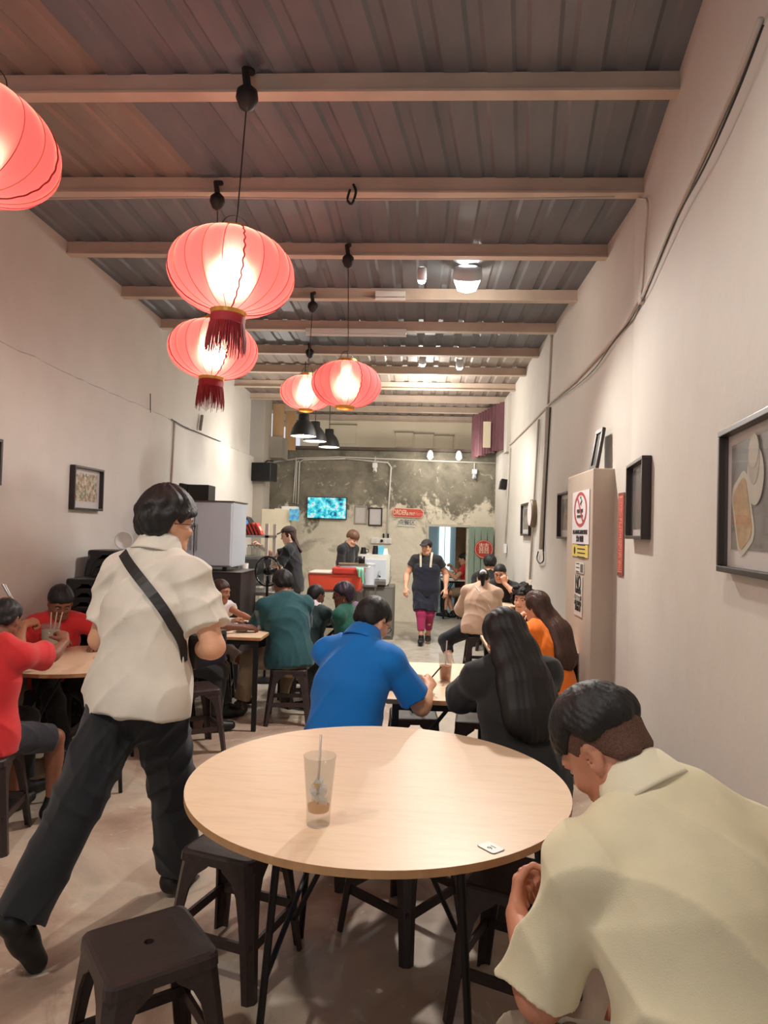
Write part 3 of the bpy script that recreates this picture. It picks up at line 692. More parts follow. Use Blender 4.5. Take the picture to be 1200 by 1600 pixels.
def lantern(c, R_, label, hook, tassel=True, tilt=(0, 0), power=9, rot=0.0):
    r = thing('paper_lantern', label, 'lantern', c, 0, 'red silk lanterns'); r.rotation_euler = (tilt[0], tilt[1], rot)
    H_ = R_*.66; NG = 20; per = 6; nv = 24
    def pr(th):  # profile
        return R_*math.sin(th)**.86, H_*math.cos(th)
    vs = []; fs = []; th0 = .235
    ths = np.linspace(th0, PI-th0, nv)
    for i in range(NG*per):
        a = 2*PI*i/(NG*per); ph = (i % per)/per
        bul = 1+.022*math.sin(PI*ph)
        for th in ths:
            rr, z = pr(th); rr *= bul; vs.append((rr*math.cos(a), rr*math.sin(a), z))
    n = NG*per
    for i in range(n):
        j = (i+1) % n
        for k in range(nv-1): fs.append((i*nv+k, i*nv+k+1, j*nv+k+1, j*nv+k))
    MB().add(vs, fs).build('silk_shade', M_silk, r, smooth=True)
    proto = None
    for g in range(NG):
        a = 2*PI*g/NG
        zig = (g % 5 == 0)
        path = []
        for k, th in enumerate(np.linspace(th0, PI-th0, 60 if zig else 22)):
            rr, z = pr(th); rr *= 1.008; da = (.012*math.sin(k*1.25)) if zig else 0
            path.append((rr*math.cos(a+da), rr*math.sin(a+da), z))
        MB().tube(path, .0036 if zig else .0017, 4).build('rib', M_rib if zig else (M_ribg if g % 2 else M_rib), r)
    rt, zt_ = pr(th0)
    MB().lathe([(rt*.98, zt_-.006), (rt*1.02, zt_), (rt*1.0, zt_+.022), (rt*.6, zt_+.026), (rt*.6, zt_+.020)], seg=28).build('top_collar', M_gold, r, smooth=False)
    MB().lathe([(rt*.98, -zt_+.006), (rt*1.04, -zt_), (rt*.98, -zt_-.018), (rt*.9, -zt_-.018)], seg=28).build('bottom_collar', M_gold, r)
    if tassel:
        fb = MB().lathe([(rt*.96, -zt_-.012), (rt*1.0, -zt_-.03), (rt*.97, -zt_-.075)], seg=28).build('fringe_band', M_tas, r, smooth=True)
        f_ = MB()
        for k in range(84):
            a = 2*PI*k/84+rng.rand()*.04; L_ = .115+.03*rng.rand(); sw_ = 1.02+.12*rng.rand()
            f_.tube([(rt*.97*math.cos(a), rt*.97*math.sin(a), -zt_-.06), (rt*sw_*math.cos(a), rt*sw_*math.sin(a), -zt_-.06-L_*.6), (rt*(sw_+.03)*math.cos(a+.03), rt*(sw_+.03)*math.sin(a+.03), -zt_-.06-L_)], .0042, 3, r2=.0012)
        fo = f_.build('fringe', M_tas, fb); fo['kind'] = 'stuff'
    # bulb and holder
    MB().lathe([(0, -.10), (.022, -.09), (.032, -.06), (.026, -.02), (.014, 0), (.014, .05), (0, .05)], seg=14, c=(0, 0, .05)).build('bulb', M_bulb2, r, smooth=True)
    MB().tube([(0, 0, .08), (0, 0, zt_+.02)], .012, 8).build('lamp_holder', M_blackpl, r)
    MB().tube([(-rt*.8, 0, zt_+.02), (rt*.8, 0, zt_+.02)], .003, 5).build('wire_bar', M_gold, r)
    MB().tube([(rt*.8*math.cos(t), 0, zt_+.02+.07*math.sin(t)) for t in np.linspace(0, PI, 12)], .002, 4).build('bail', M_blackm, r)
    l = lamp('lantern_glow', (0, 0, 0), power, .06, (1, .82, .62)); l.parent = r
    # cord + hook (cord is part of the lantern)
    hv = Vector(hook)-Vector(c); Ri = (Matrix.Rotation(rot, 3, 'Z') @ Matrix.Rotation(tilt[1], 3, 'Y') @ Matrix.Rotation(tilt[0], 3, 'X')).inverted()
    hv = Ri @ hv
    MB().tube([(0, 0, zt_+.02), (0.004, 0, zt_+.10), hv], .0035, 5).build('cord', M_cable, r)
    return r
def hookthing(p, label, s=1):
    r = thing('ceiling_hook', label, 'hook', p, 0)
    MB().tube([(0, .02, .13*s), (-.012, -.045, .10*s), (.0, -.045, .02*s)], .017*s, 8).build('bracket_arm', M_cable, r)
    MB().lathe([(0, -.075*s), (.028*s, -.06*s), (.046*s, -.02*s), (.042*s, .01*s), (.016*s, .035*s), (0, .035*s)], c=(0, -.045, 0), seg=18).build('cord_cup', M_cable, r, smooth=True)
    return r
hk = [UY(390, 156, Y1-.07), UY(343, 316, Y1+SP-.07), UY(545, 408, Y1+2*SP-.07), UY(490, 479, Y1+3*SP-.07)]
hl = ['dark cord hook on the nearest lit purlin', 'dark cord hook on the second purlin at left', 'dark cord hook on the third purlin mid ceiling', 'dark cord hook on the fourth purlin']
for p, l_, s_ in zip(hk, hl, (1.15, 1, 1, 1)): hookthing(p, l_, s_)
hookthing(UY(485, 551, Y1+5*SP-.07), 'dark cord hook above the black pendant lamps', 1.1)
L1 = UY(362, 427, 3.15); lantern(L1, .285, 'largest lit red lantern with tassel left of centre', hk[0]+Vector((0, -.04, 0)), True, (0, .05), 12.5, .45)
L2 = UY(333, 547, Y1+SP); lantern(L2, .272, 'red lantern with tassel below and behind the largest one', hk[1]+Vector((0, -.04, 0)), True, (0, .03), 11, .62)
L3 = UY(541, 601, Y1+2*SP); lantern(L3, .262, 'dimmer red lantern without tassel right of the pendant lamps', hk[2]+Vector((0, -.04, 0)), False, (0, .02), 5, .55)
L4 = UY(479, 614, Y1+3*SP); lantern(L4, .235, 'smallest red lantern directly above the black pendant lamps', hk[3]+Vector((0, -.04, 0)), False, (0, .02), 9.5, .5)
L5 = UY(-46, 218, 2.33); lantern(L5, .292, 'red lantern cut off by the left edge of view', L5+Vector((-.02, .0, 3.72-L5.z)), True, (0, .22), 9, .2)
o = MB().tube(spl([UY(552, 288, Y1+SP-.04), UY(556, 300, Y1+SP-.05), UY(550, 318, Y1+SP-.05), UY(543, 312, Y1+SP-.05), UY(547, 296, Y1+SP-.05)]), .008, 6).build('cable_coil', M_cable); tag(o, 'small coil of black cable on the second purlin', 'cable')
o = MB().tube([UY(60, 311, Y1+SP-.05), UY(300, 308, Y1+SP-.05), UY(540, 312, Y1+SP-.05), UY(800, 311, Y1+SP-.05), UY(960, 308, Y1+SP-.05)], .006, 5).build('cable', M_pvc2); tag(o, 'cable strung along the underside of second purlin', 'cable')
# ================================================================== pendant lamps
M_pend = mat('pendant_black', (38, 38, 38), .5); M_pendi = mat('pendant_inside', (240, 236, 224), .6)
pts = [(474, 682, 9.0, 'nearest and largest'), (492, 690, 10.0, 'middle'), (514, 699, 11.0, 'farthest and rightmost')]
for px_, py_, Y_, nm in pts:
    q = UY(px_, py_, Y_)
    r = thing('pendant_lamp', nm+' of the three black bell-shaped pendant lamps', 'lamp', q, 0, 'black pendant lamps')
    prof = [(.172, 0), (.170, .03), (.150, .10), (.115, .165), (.085, .20), (.072, .215), (.068, .29), (.0, .292)]
    MB().lathe(prof, seg=32).build('shade', M_pend, r, smooth=True)
    MB().lathe([(.165, .006), (.145, .095), (.08, .19), (0, .2)], seg=32).build('shade_lining', M_pendi, r, smooth=True)
    MB().lathe([(0, .02), (.03, .03), (.045, .06), (.03, .10), (0, .12)], seg=16).build('bulb', M_bulb2, r, smooth=True)
    MB().tube([(0, 0, .29), (0, 0, HR+.005-q.z)], .006, 6).build('cord', M_cable, r)
    l = lamp('pendant_glow', (0, 0, .03), 9, .04, WARM); l.parent = r
# ================================================================== ceiling track lights
def spotlight(px_, py_, Y_, label, lit, s=1):
    q = UY(px_, py_, Y_)
    r = thing('track_spotlight', label, 'lamp', q, 0, 'track spotlights')
    MB().lathe([(.03*s, .10), (.045*s, .09), (.05*s, .0), (.047*s, 0), (.03*s, .05)], seg=16, R=RX(.5)).build('housing', M_grey, r, smooth=True)
    MB().tube([(0, .02, .07), (0, .05, 3.72-q.z)], .009, 6).build('stem', M_pvc2, r)
    MB().lathe([(0, -.045*s), (.03*s, -.036*s), (.043*s, -.01), (.03*s, .01), (0, .02)], seg=16, R=RX(.5)).build('lens', lit, r, smooth=True)
spotlight(659, 437, 5.62, 'small white track spotlight left of the brightest ceiling lamp', M_bulb2, .8)
spotlight(730, 436, 5.62, 'brightest ceiling lamp near the right wall', M_bulb, 2.5)  # oversized so the lens also covers the glow around the lamp
spotlight(660, 568, 8.75, 'left one of the two distant lit track spotlights', M_bulb2)
spotlight(718, 573, 8.75, 'right one of the two distant lit track spotlights', M_bulb2)
spotlight(664, 591, 9.7, 'farthest small ceiling spotlight below the others', M_bulb2)
o = MB().box((0, 0, 0), (1.7, .035, .03)).build('light_track', M_cable, loc=UY(690, 412, 5.6)+Vector((0, 0, .05))); tag(o, 'dark lighting track carrying the brightest lamp', 'track')
for px_, py_, Y_, L_, lab in ((610, 464, Y1+3*SP-.06, .27, 'short white batten light under the fourth purlin'), (556, 521, Y1+4*SP-.06, 1.05, 'long white batten light under the fifth purlin')):
    q = UY(px_, py_, Y_)
    r = thing('batten_light', lab, 'lamp', q, .0)
    MB().box((0, 0, .02), (L_, .07, .045)).build('housing', M_white, r, bevel=.004)
    MB().tube([(-L_/2, 0, -.018), (L_/2, 0, -.018)], .014, 8).build('tube', mat('unlit_tube', (230, 230, 226), .4), r)
# ================================================================== STOOLS
def leg_mesh(sx_, sy_, m_, parent, H_=.45):
    # L-section corner leg with chamfered outer corner, flaring into the seat skirt
    secs = [(H_-.004, .128, .028), (H_-.045, .120, .028), (H_-.075, .082, .026), (H_-.12, .062, .024), (H_-.2, .052, .022), (.16, .046, .02), (0.0, .040, .018)]
    vs = []; t = .010
    for z, w_, c in secs:
        k = (H_-z)/H_; ox = .148+.045*k
        path = [(ox-w_, ox), (ox-c, ox), (ox, ox-c), (ox, ox-w_)]
        inn = [(ox-w_, ox-t), (ox-c-t*.4, ox-t), (ox-t, ox-c-t*.4), (ox-t, ox-w_)]
        for x_, y_ in path+inn[::-1]: vs.append((x_*sx_, y_*sy_, z))
    fs = []; n = 8
    for i in range(len(secs)-1):
        for k in range(n): fs.append((i*n+k, i*n+(k+1) % n, (i+1)*n+(k+1) % n, (i+1)*n+k))
    fs.append(tuple(range(n))); b0 = (len(secs)-1)*n; fs.append(tuple(b0+k for k in range(n))[::-1])
    return MB().add(vs, fs).build('leg', m_, parent)
def make_stool(m_, H_=.45):
    r = thing('plastic_stool', '', 'stool')
    # seat with hole
    outer = roundrect(.304, .304, .03, 3); n = len(outer); hole = [(.014*math.cos(2*PI*k/n+PI/4*0+.39), .014*math.sin(2*PI*k/n+.39)) for k in range(n)]
    def ring(pts, z, s=1): return [(x_*s, y_*s, z) for x_, y_ in pts]
    rows = [ring(hole, H_-.02), ring(hole, H_+.002), ring(outer, H_+.004, .6), ring(outer, H_+.003, .9), ring(outer, H_, .97), ring(outer, H_-.008, 1.0), ring(outer, H_-.035, 1.012), ring(outer, H_-.035, .96), ring(outer, H_-.014, .93), ring(hole, H_-.02)]
    vs = [v for row in rows for v in row]; fs = []
    for i in range(len(rows)-1):
        for k in range(n): fs.append((i*n+k, i*n+(k+1) % n, (i+1)*n+(k+1) % n, (i+1)*n+k))
    MB().add(vs, fs).build('seat', m_, r)
    for sx_ in (-1, 1):
        for sy_ in (-1, 1): leg_mesh(sx_, sy_, m_, r, H_)
    for a in range(4):
        R_ = RZ(a*PI/2); o = .148+.045*(H_-.17)/H_-.012
        MB().box(R_ @ Vector((0, o, .17)), (2*o, .012, .035), R_).build('stretcher', m_, r)
    return r
stool0 = make_stool(M_brown)
used = [0]
def stool(x_, y_, rz, label, z=0, group=None):
    if not used[0]: o = stool0; used[0] = 1
    else: o = copytree(stool0)
    o.location = (x_, y_, z); o.rotation_euler = (0, 0, rz); o['label'] = label
    o['group'] = group or 'brown plastic stools on the floor'
    return o
stool(-.725, 1.945, math.radians(38), 'nearest brown plastic stool with round hole, at bottom left')
stool(-.645, 2.60, math.radians(-18), 'brown stool tucked under the left side of the round table')
stool(-.03, 2.88, math.radians(51), 'brown stool under the far middle of the round table')
stool(.37, 2.44, math.radians(-25), 'brown stool under the right side of the round table')
stool(.60, 1.34, math.radians(20), 'brown stool under the man in cream shirt')
stool(-.37, 3.38, math.radians(60), 'brown stool under the man in blue polo')
stool(.50, 3.14, math.radians(15), 'brown stool under the long haired woman in black')
stool(-.0, 4.52, math.radians(4), 'brown stool under the rectangular table, behind the blue polo man')
stool(.42, 4.48, math.radians(-5), 'brown stool beside the woman in black, under the rectangular table')
stool(-1.06, 5.86, math.radians(8), 'brown stool under the man in teal shirt')
stool(-1.97, 5.55, math.radians(10), 'brown stool under the green shirted diner by the kitchen')
stool(-1.60, 5.02, math.radians(35), 'empty brown stool between the standing man and kitchen table')
stool(-2.17, 3.44, math.radians(12), 'brown stool under the red shirted child at left edge')
stool(-2.55, 4.84, math.radians(5), 'brown stool under the red shirted boy facing us')
stool(-2.55, 3.78, math.radians(20), 'brown stool hidden behind the red shirted child at left')
stool(.93, 4.98, math.radians(30), 'brown stool under the woman in orange')
stool(.98, 5.98, math.radians(12), 'brown stool under the curly haired diner')
stool(.74, 8.05, math.radians(0), 'brown stool under the woman in beige with ponytail')
stool(1.10, 9.10, math.radians(0), 'brown stool under the man covering his mouth')
stool(1.02, 9.85, math.radians(0), 'brown stool under the farthest black haired diner')
stool(-.98, 6.42, math.radians(10), 'brown stool under the child in white collar')
stool(-.60, 6.22, math.radians(10), 'brown stool under the purple haired diner')
stool(-1.86, 6.38, math.radians(10), 'brown stool under the little girl in white')
stool1 = make_stool(M_blackpl)
def bstool(x_, y_, rz, label, z=0, group=None, first=[1]):
    o = stool1 if first else copytree(stool1)
    first.clear(); o.location = (x_, y_, z); o.rotation_euler = (0, 0, rz); o['label'] = label; o['group'] = group; return o
# two tall stacks of stools against the left wall
ORD = ['topmost', 'second from top', 'third from top', 'fourth from top', 'fifth from top', 'sixth from top', 'seventh from top', 'eighth from top', 'ninth from top', 'tenth from top', 'eleventh from top', 'twelfth from top', 'thirteenth from top', 'fourteenth from top', 'lowest']
for k in range(15):
    s_ = bstool(-2.525+.004*(k % 3), 5.63, .05+.01*(k % 2), ORD[14-k]+' black stool of the taller stack by left wall', .0+.068*k, 'stools in the taller stack')
for k in range(12):
    s_ = bstool(-2.50+.004*(k % 3), 5.245, .08+.01*(k % 2), ('lowest' if k == 0 else ORD[11-k])+' black stool of the shorter stack behind the boy', .0+.068*k, 'stools in the lower stack')
wt = thing('round_tray', 'white round tray standing on the stool stack by standing man', 'tray', (-2.43, 5.64, .45+.068*14+.008))
MB().lathe([(0, -.006), (.06, -.006), (.075, .012), (.069, .012), (.058, .0), (0, 0)], c=(0.0, 0, .074), seg=32, R=RX(PI/2) @ RY(.1)).build('dish', M_white, wt, smooth=True)
# ================================================================== TABLES
def round_table(c, R_, z, label, rot=0, legs='fold'):
    r = thing('round_table', label, 'table', (c[0], c[1], 0), rot)
    MB().lathe([(0, z-.022), (R_-.003, z-.022), (R_-.003, z-.0005), (0, z-.0005)], seg=96).build('tabletop', M_edge, r)
    MB().lathe([(0, z-.0005), (R_-.004, z-.0005), (R_-.0035, z), (0, z+.0006)], seg=96).build('laminate_face', M_birch, r)
    for sx_ in (-1, 1):
        x0 = sx_*.32
        for sy_ in (-1, 1):
            MB().tube([(x0*.85, sy_*.31, z-.03), (x0, sy_*.34, .0)], .012, 8).build('leg', M_blackm, r)
        MB().tube([(x0*.945, -.33, .26), (x0*.945, .33, .26)], .010, 8).build('crossbar', M_blackm, r)
        MB().tube([(x0*.88, 0, .26), (sx_*.05, 0, z-.03)], .009, 8).build('brace', M_blackm, r)
    MB().box((0, 0, z-.032), (.9, .04, .02)).box((.29, 0, z-.032), (.03, .78, .02)).box((-.29, 0, z-.032), (.03, .78, .02)).build('underframe', M_blackm, r)
    return r
TZ = .76
round_table((-.116, 2.429), .653, TZ, 'large round birch topped table in the foreground', -.03)
LTZ = .75
round_table((-2.16, 4.38), .50, LTZ, 'round wooden table with drinks at left', .3)
def rect_table(x0, x1, y0, y1, z, label, rot=0, top=M_birch, edge=None):
    c = ((x0+x1)/2, (y0+y1)/2); w_, d_ = x1-x0, y1-y0
    r = thing('rectangular_table', label, 'table', (c[0], c[1], 0), rot)
    MB().box((0, 0, z-.0125), (w_, d_, .023)).build('tabletop', edge or M_edge, r, bevel=.004)
    MB().box((0, 0, z), (w_-.006, d_-.006, .002)).build('laminate_face', top, r)
    for sx_ in (-1, 1):
        for sy_ in (-1, 1):
            MB().box((sx_*(w_/2-.05), sy_*(d_/2-.06), (z-.024)/2), (.035, .035, z-.024)).build('leg', M_blackm, r)
    for sy_ in (-1, 1): MB().box((0, sy_*(d_/2-.06), z-.045), (w_-.1, .03, .04)).build('rail', M_blackm, r)
    for sy_ in (-1, 1): MB().tube([(-(w_/2-.05), sy_*(d_/2-.06), .34), (.0, sy_*(d_/2-.06), z-.05)], .011, 6).build('brace', M_blackm, r)
    return r
rect_table(-.155, .50, 3.62, 4.66, .75, 'rectangular wooden table between the blue polo man and woman in black', .02)
rect_table(-1.83, -1.22, 5.45, 6.6, .75, 'kitchen side table shared by the teal shirted family', 0)
rect_table(.55, 1.25, 5.25, 6.0, .75, 'table between the orange shirted woman and the curly haired diner', 0)
rect_table(.62, 1.3, 8.45, 8.95, .75, 'table between the ponytailed woman and the man eating', 0)
rect_table(-1.15, -.35, 6.75, 7.25, .72, 'table in front of the orange cooler, behind teal shirted man', 0)
M_ft = mat('white_laminate', (206, 202, 192), .4)
for i, (px_, py_, Y_, lab) in enumerate(((707, 918, 13.3, 'nearest white table seen through the doorway'), (704, 897, 14.4, 'middle white table seen through the doorway'), (703, 886, 15.3, 'farthest white table seen through the doorway'))):
    q = UY(px_, py_, Y_); rect_table(q.x-.22, q.x+.22, Y_-.25, Y_+.25, .74, lab, 0, M_ft, M_ft)
# ================================================================== GLASSES, CUPS, BOWLS, CARD
M_liq = m_thin('iced_tea', (238, 212, 170), .12, .1); M_ice = m_thin('ice', (250, 250, 250), .4, .5, .08)
M_straw = mat('clear_straw', (225, 205, 190), .2, alpha=.75); M_milk = mat('barley_drink', (206, 196, 176), .35)
gt = UZ(497, 1288, TZ)
g = thing('drinking_glass', 'empty tall flared glass with ice and straw on round table', 'glass', gt+Vector((0, .0, .001)))
MB().lathe([(0, 0), (.0335, 0), (.0345, .01), (.036, .06), (.0475, .195), (.0485, .198), (.0460, .198), (.0335, .06), (.031, .040), (0, .036)], seg=48).build('tumbler', M_glass, g, smooth=True)
MB().lathe([(0, .0375), (.0305, .0405), (.0318, .056), (0, .056)], seg=32).build('drink', M_liq, g, smooth=True)
for k in range(9):
    a = k*2.4; rr = .014 if k < 8 else 0
    MB().box((rr*math.cos(a), rr*math.sin(a), .066+.0075*k), (.021, .021, .017), Matrix.Rotation(k*1.3, 3, Vector((1, .6, .3)).normalized())).build('ice_cube', M_ice, g, bevel=.003)
MB().tube([(-.004, -.002, .058), (.002, -.008, .26)], .0038, 8).build('straw', M_straw, g, smooth=True)
MB().box((-.002, -.0432, .13), (.020, .001, .0025)).box((-.002, -.0432, .124), (.012, .001, .005)).build('printed_mark', M_gold, g)
q = UZ(767, 1325, TZ)
tc_ = thing('table_card', 'small white number card stuck on the round table', 'card', q+Vector((0, 0, .0012)), math.radians(-50))
MB().prism(roundrect(.062, .046, .008), 0, .0015).build('card', M_white, tc_)
MB().prism(roundrect(.065, .049, .009), -.0005, .0008).build('border', M_brown, tc_)
text('16', 'lettering', .026, M_ink, tc_, Matrix.Translation((.002, 0, .0017)) @ Matrix.Rotation(math.radians(-88), 4, 'Z'), extr=.0002)
def tumbler(p, label, h=.15, r0=.032, r1=.042, liq=M_milk, fill=.7, straws=1, name='drinking_glass'):
    g = thing(name, label, 'glass', p)
    MB().lathe([(0, 0), (r0, 0), (r1, h), (r1-.002, h), (r0-.002, .006), (0, .006)], seg=28).build('tumbler', M_glass, g, smooth=True)
    rf = r0+(r1-r0)*fill
    MB().lathe([(0, .007), (r0-.003, .007), (rf-.003, h*fill), (0, h*fill)], seg=24).build('drink', liq, g, smooth=True)
    for k in range(straws):
        MB().tube([(.01*(k-.5), .004, .02), (.03*(k-.2)+.01, -.01+.015*k, h+.075)], .004, 6).build('straw', M_straw, g)
    return g
E_ = .002
tumbler(UZ(78, 1022, LTZ)+Vector((0, 0, E_)), 'big glass of pale drink with straws before the red shirted boy', .20, .048, .062, M_milk, .8, 3)
tumbler(UZ(404, 985, .75)+Vector((0, 0, E_)), 'tall glass of pale drink with straw beside the teal shirted man', .17, .034, .043, M_milk, .62, 1)
tumbler(UZ(693, 1064, .75)+Vector((0.01, 0, E_)), 'glass of amber iced tea beside the woman in black', .16, .032, .042, mat('amber_tea', (196, 120, 50), .2, rgb2=(170, 80, 28), scale=30), .55, 1)
def bowl(p, label, r=.06, h=.05, m_=M_white, fill=None, name='bowl'):
    b = thing(name, label, 'bowl', p)
    MB().lathe([(0, 0), (r*.55, 0), (r*.85, h*.5), (r, h), (r-.004, h), (r*.8, h*.5), (r*.5, .006), (0, .006)], seg=28).build('dish', m_, b, smooth=True)
    if fill: MB().lathe([(0, h*.62), (r*.5, h*.66), (r*.86, h*.6)], seg=20).build('food', fill, b, smooth=True)
    return b
M_noodle = mat('noodles', (186, 140, 82), .6, rgb2=(150, 90, 50), scale=60, bump=.6)
bowl(UZ(156, 1012, LTZ)+Vector((0, 0, E_)), 'white bowl at the right end of the left table', .075, .075, M_white, M_noodle)
bowl(UZ(40, 1014, LTZ)+Vector((0, 0, E_)), 'white bowl of food before the child at left edge', .075, .055, M_white, M_noodle)
cp = thing('paper_cup', 'small pale cup between the two children at left', 'cup', UZ(33, 1003, LTZ)+Vector((0, .12, E_)))
MB().lathe([(0, 0), (.03, 0), (.042, .1), (.039, .1), (.028, .004), (0, .004)], seg=20).build('cup', M_matb, cp, smooth=True)
sa = thing('sauce_dish', 'tiny dish of brown sauce by the white bowl at left', 'dish', UZ(158, 1028, LTZ)+Vector((0, 0, E_)))
MB().lathe([(0, 0), (.025, 0), (.035, .015), (.031, .015), (0, .006)], seg=20).build('dish', M_brown, sa, smooth=True)
MB().lathe([(0, .009), (.028, .0105)], seg=16).build('sauce', M_noodle, sa)
for i, (px_, py_, lab) in enumerate(((352, 972, 'white bowl nearest the little girl'), (362, 979, 'white bowl between the green shirted diner and the girl'), (378, 985, 'flat white plate on the kitchen side table'))):
    bowl(UZ(px_, py_+2, .75)+Vector((0, 0, E_)), lab, .06, .045 if i < 2 else .02, M_white, M_noodle)
bowl(UZ(820, 935, .75)+Vector((.0, 0.2, E_)), 'dark plate of food before the man covering his mouth', .08, .03, M_brown, M_noodle)
q = UY(705, 884, 15.3); bowl((q.x, 15.3, .743), 'white bowl on farthest table beyond the doorway', .10, .05)
# ================================================================== KITCHEN SIDE
# tall grey refrigerator cabinet on a black counter cabinet by the left wall
def T(name, label, cat, x_, y_, z=0, rz=0, group=None): return thing(name, label, cat, (x_, y_, z), rz, group)
q0, q1, q2 = UY(313, 783, 6.9), UY(352, 790, 6.9), UY(316, 886, 6.9)
fx1 = q1.x+.06; fx0 = XL+.10
zb_, zt_ = q2.z, q0.z
fr = T('refrigerator', 'pale grey upright cabinet fridge by the left wall under speakers', 'refrigerator', (fx0+fx1)/2, 7.22, zb_)
hh = zt_-zb_; ww = fx1-fx0
MB().box((0, .04, hh/2), (ww, .56, hh)).build('body', M_grey, fr, bevel=.01)
for sx_ in (-1, 1):
    dr_ = MB().box((sx_*ww/4, -.265, hh/2), (ww/2-.008, .05, hh-.03)).build('door', M_grey, fr, bevel=.008)
    MB().box((sx_*.03, -.297, hh*.45), (.014, .016, hh*.4)).build('handle', M_steel, dr_)
MB().box((0, .04, hh+.006), (ww+.02, .58, .012)).build('top_trim', mat('brown_trim', (96, 78, 68), .5), fr)
for sx_ in (-.8, .8): MB().box((sx_*ww/2, -.2, -.02), (.04, .04, .04)).build('foot', M_blackpl, fr)
cb = T('counter_cabinet', 'black base cabinet under the grey fridge', 'cabinet', (fx0+fx1)/2+.05, 7.2)
MB().box((0, 0, (zb_-.045)/2), (ww+.16, .66, zb_-.045)).build('body', mat('dark_cabinet', (52, 46, 44), .45), cb, bevel=.006)
MB().box((.0, 0, zb_-.0435), (ww+.18, .68, .004)).build('worktop', mat('dark_counter', (92, 86, 80), .4), cb)
for sx_ in (-1, 1): MB().box((sx_*(ww+.1)/4, -.338, .55), ((ww+.1)/2-.02, .02, .9)).build('door', mat('dark_cabinet', (52, 46, 44)), cb)
s_ = T('bookshelf_speaker', 'black box speaker on top of the grey fridge', 'speaker', UY(308, 768, 7.0).x, 7.15, zt_+.013)
hs = UY(308, 757, 7.0).z-zt_-.012
MB().box((0, 0, hs/2), (.22, .24, hs)).build('cabinet', M_blackpl, s_, bevel=.006)
MB().lathe([(0, -.13), (.045, -.124), (.05, -.121)], c=(.03, 0, hs*.5), seg=20, R=RX(0)).build('cone', M_cable, s_)
s_ = T('small_speaker', 'small dark device perched on the box speaker', 'speaker', UY(284, 748, 7.0).x, 7.1, zt_+.014)
MB().box((0, 0, .13), (.10, .12, .08), RY(.15)).build('body', M_blackpl, s_, bevel=.015)
MB().box((0, 0, .045), (.06, .08, .09)).build('stand', M_blackm, s_)
MB().lathe([(0, -.062), (.03, -.062), (.03, -.055)], c=(0, 0, .13), seg=16, R=RX(PI/2)).build('cone', M_steel, s_)
# open steel shelf unit with printer
sx0, sx1 = UY(350, 830, 8.2).x, UY(416, 830, 8.9).x
sh_ = T('steel_shelf', 'open steel shelf rack holding red packets and glass jars', 'shelf', (sx0+sx1)/2-.1, 8.6)
WS = .85; DS = .5
for z in (UY(400, 838, 8.4).z, UY(400, 872, 8.4).z, .93): MB().box((0, 0, z), (WS, DS, .03)).build('shelf_board', M_steel, sh_)
ztp = UY(400, 818, 8.4).z
for sx_ in (-1, 1):
    for sy_ in (-1, 1): MB().box((sx_*(WS/2-.02), sy_*(DS/2-.02), ztp/2), (.04, .04, ztp)).build('post', M_pvc2, sh_)
MB().box((0, .22, (.93+1.25)/2), (WS-.1, .02, .35)).build('back_panel', M_steel, sh_)
zs = UY(400, 838, 8.4).z+.016
pr_ = T('receipt_printer', 'tall black machine on the steel shelf beside the fridge', 'machine', UY(372, 840, 8.35).x, 8.5, zs)
ph = UY(372, 806, 8.35).z-zs
pb = MB().prism([(-.14, 0), (.2, 0), (.16, ph*.5), (.09, ph*.95), (.05, ph), (-.14, ph)], -.13, .13, R=RX(PI/2)).build('body', M_blackpl, pr_, bevel=.008)
MB().box((.09, -.135, ph*.66), (.05, .006, .05), RY(-.5)).build('display', mat('small_display', (90, 130, 180), .3, emis=(90, 150, 220), es=.6), pb)
M_redp = mat('red_packet', (206, 62, 44), .5, var=.15, scale=20)
for k in range(5):
    q = UY(384+k*5.5, 836, 8.35)
    o = T('red_packet', ['leftmost red packet leaning on the shelf beside the black machine', 'second red packet on the steel shelf', 'middle red packet on the steel shelf', 'fourth red packet on the steel shelf', 'rightmost red packet leaning at the shelf end'][k], 'packet', q.x, 8.45+.001*k, zs, 0, 'red packets on the shelf')
    MB().box((-.03, 0, .075), (.022, .18, .16), RY(-.45)).build('pack', M_redp, o, bevel=.003)
    MB().box((-.016, -.02, .082), (.002, .1, .06), RY(-.45)).build('pack_label', M_cream, o)
zj = UY(400, 872, 8.4).z+.016
for k in range(3):
    q = UY(388+k*9, 868, 8.4)
    o = T('glass_jar', ['left', 'middle', 'right'][k]+' glass jar on the lower steel shelf board', 'jar', q.x, 8.45, zj, 0, 'glass jars on the steel shelf')
    MB().lathe([(0, 0), (.035, 0), (.037, .10), (.025, .12), (.025, .13), (.022, .13), (.034, .10), (.032, .004), (0, .004)], seg=20).build('jar', M_glass, o, smooth=True)
    MB().lathe([(0, .13), (.028, .13), (.028, .145), (0, .145)], seg=16).build('lid', M_steel, o)
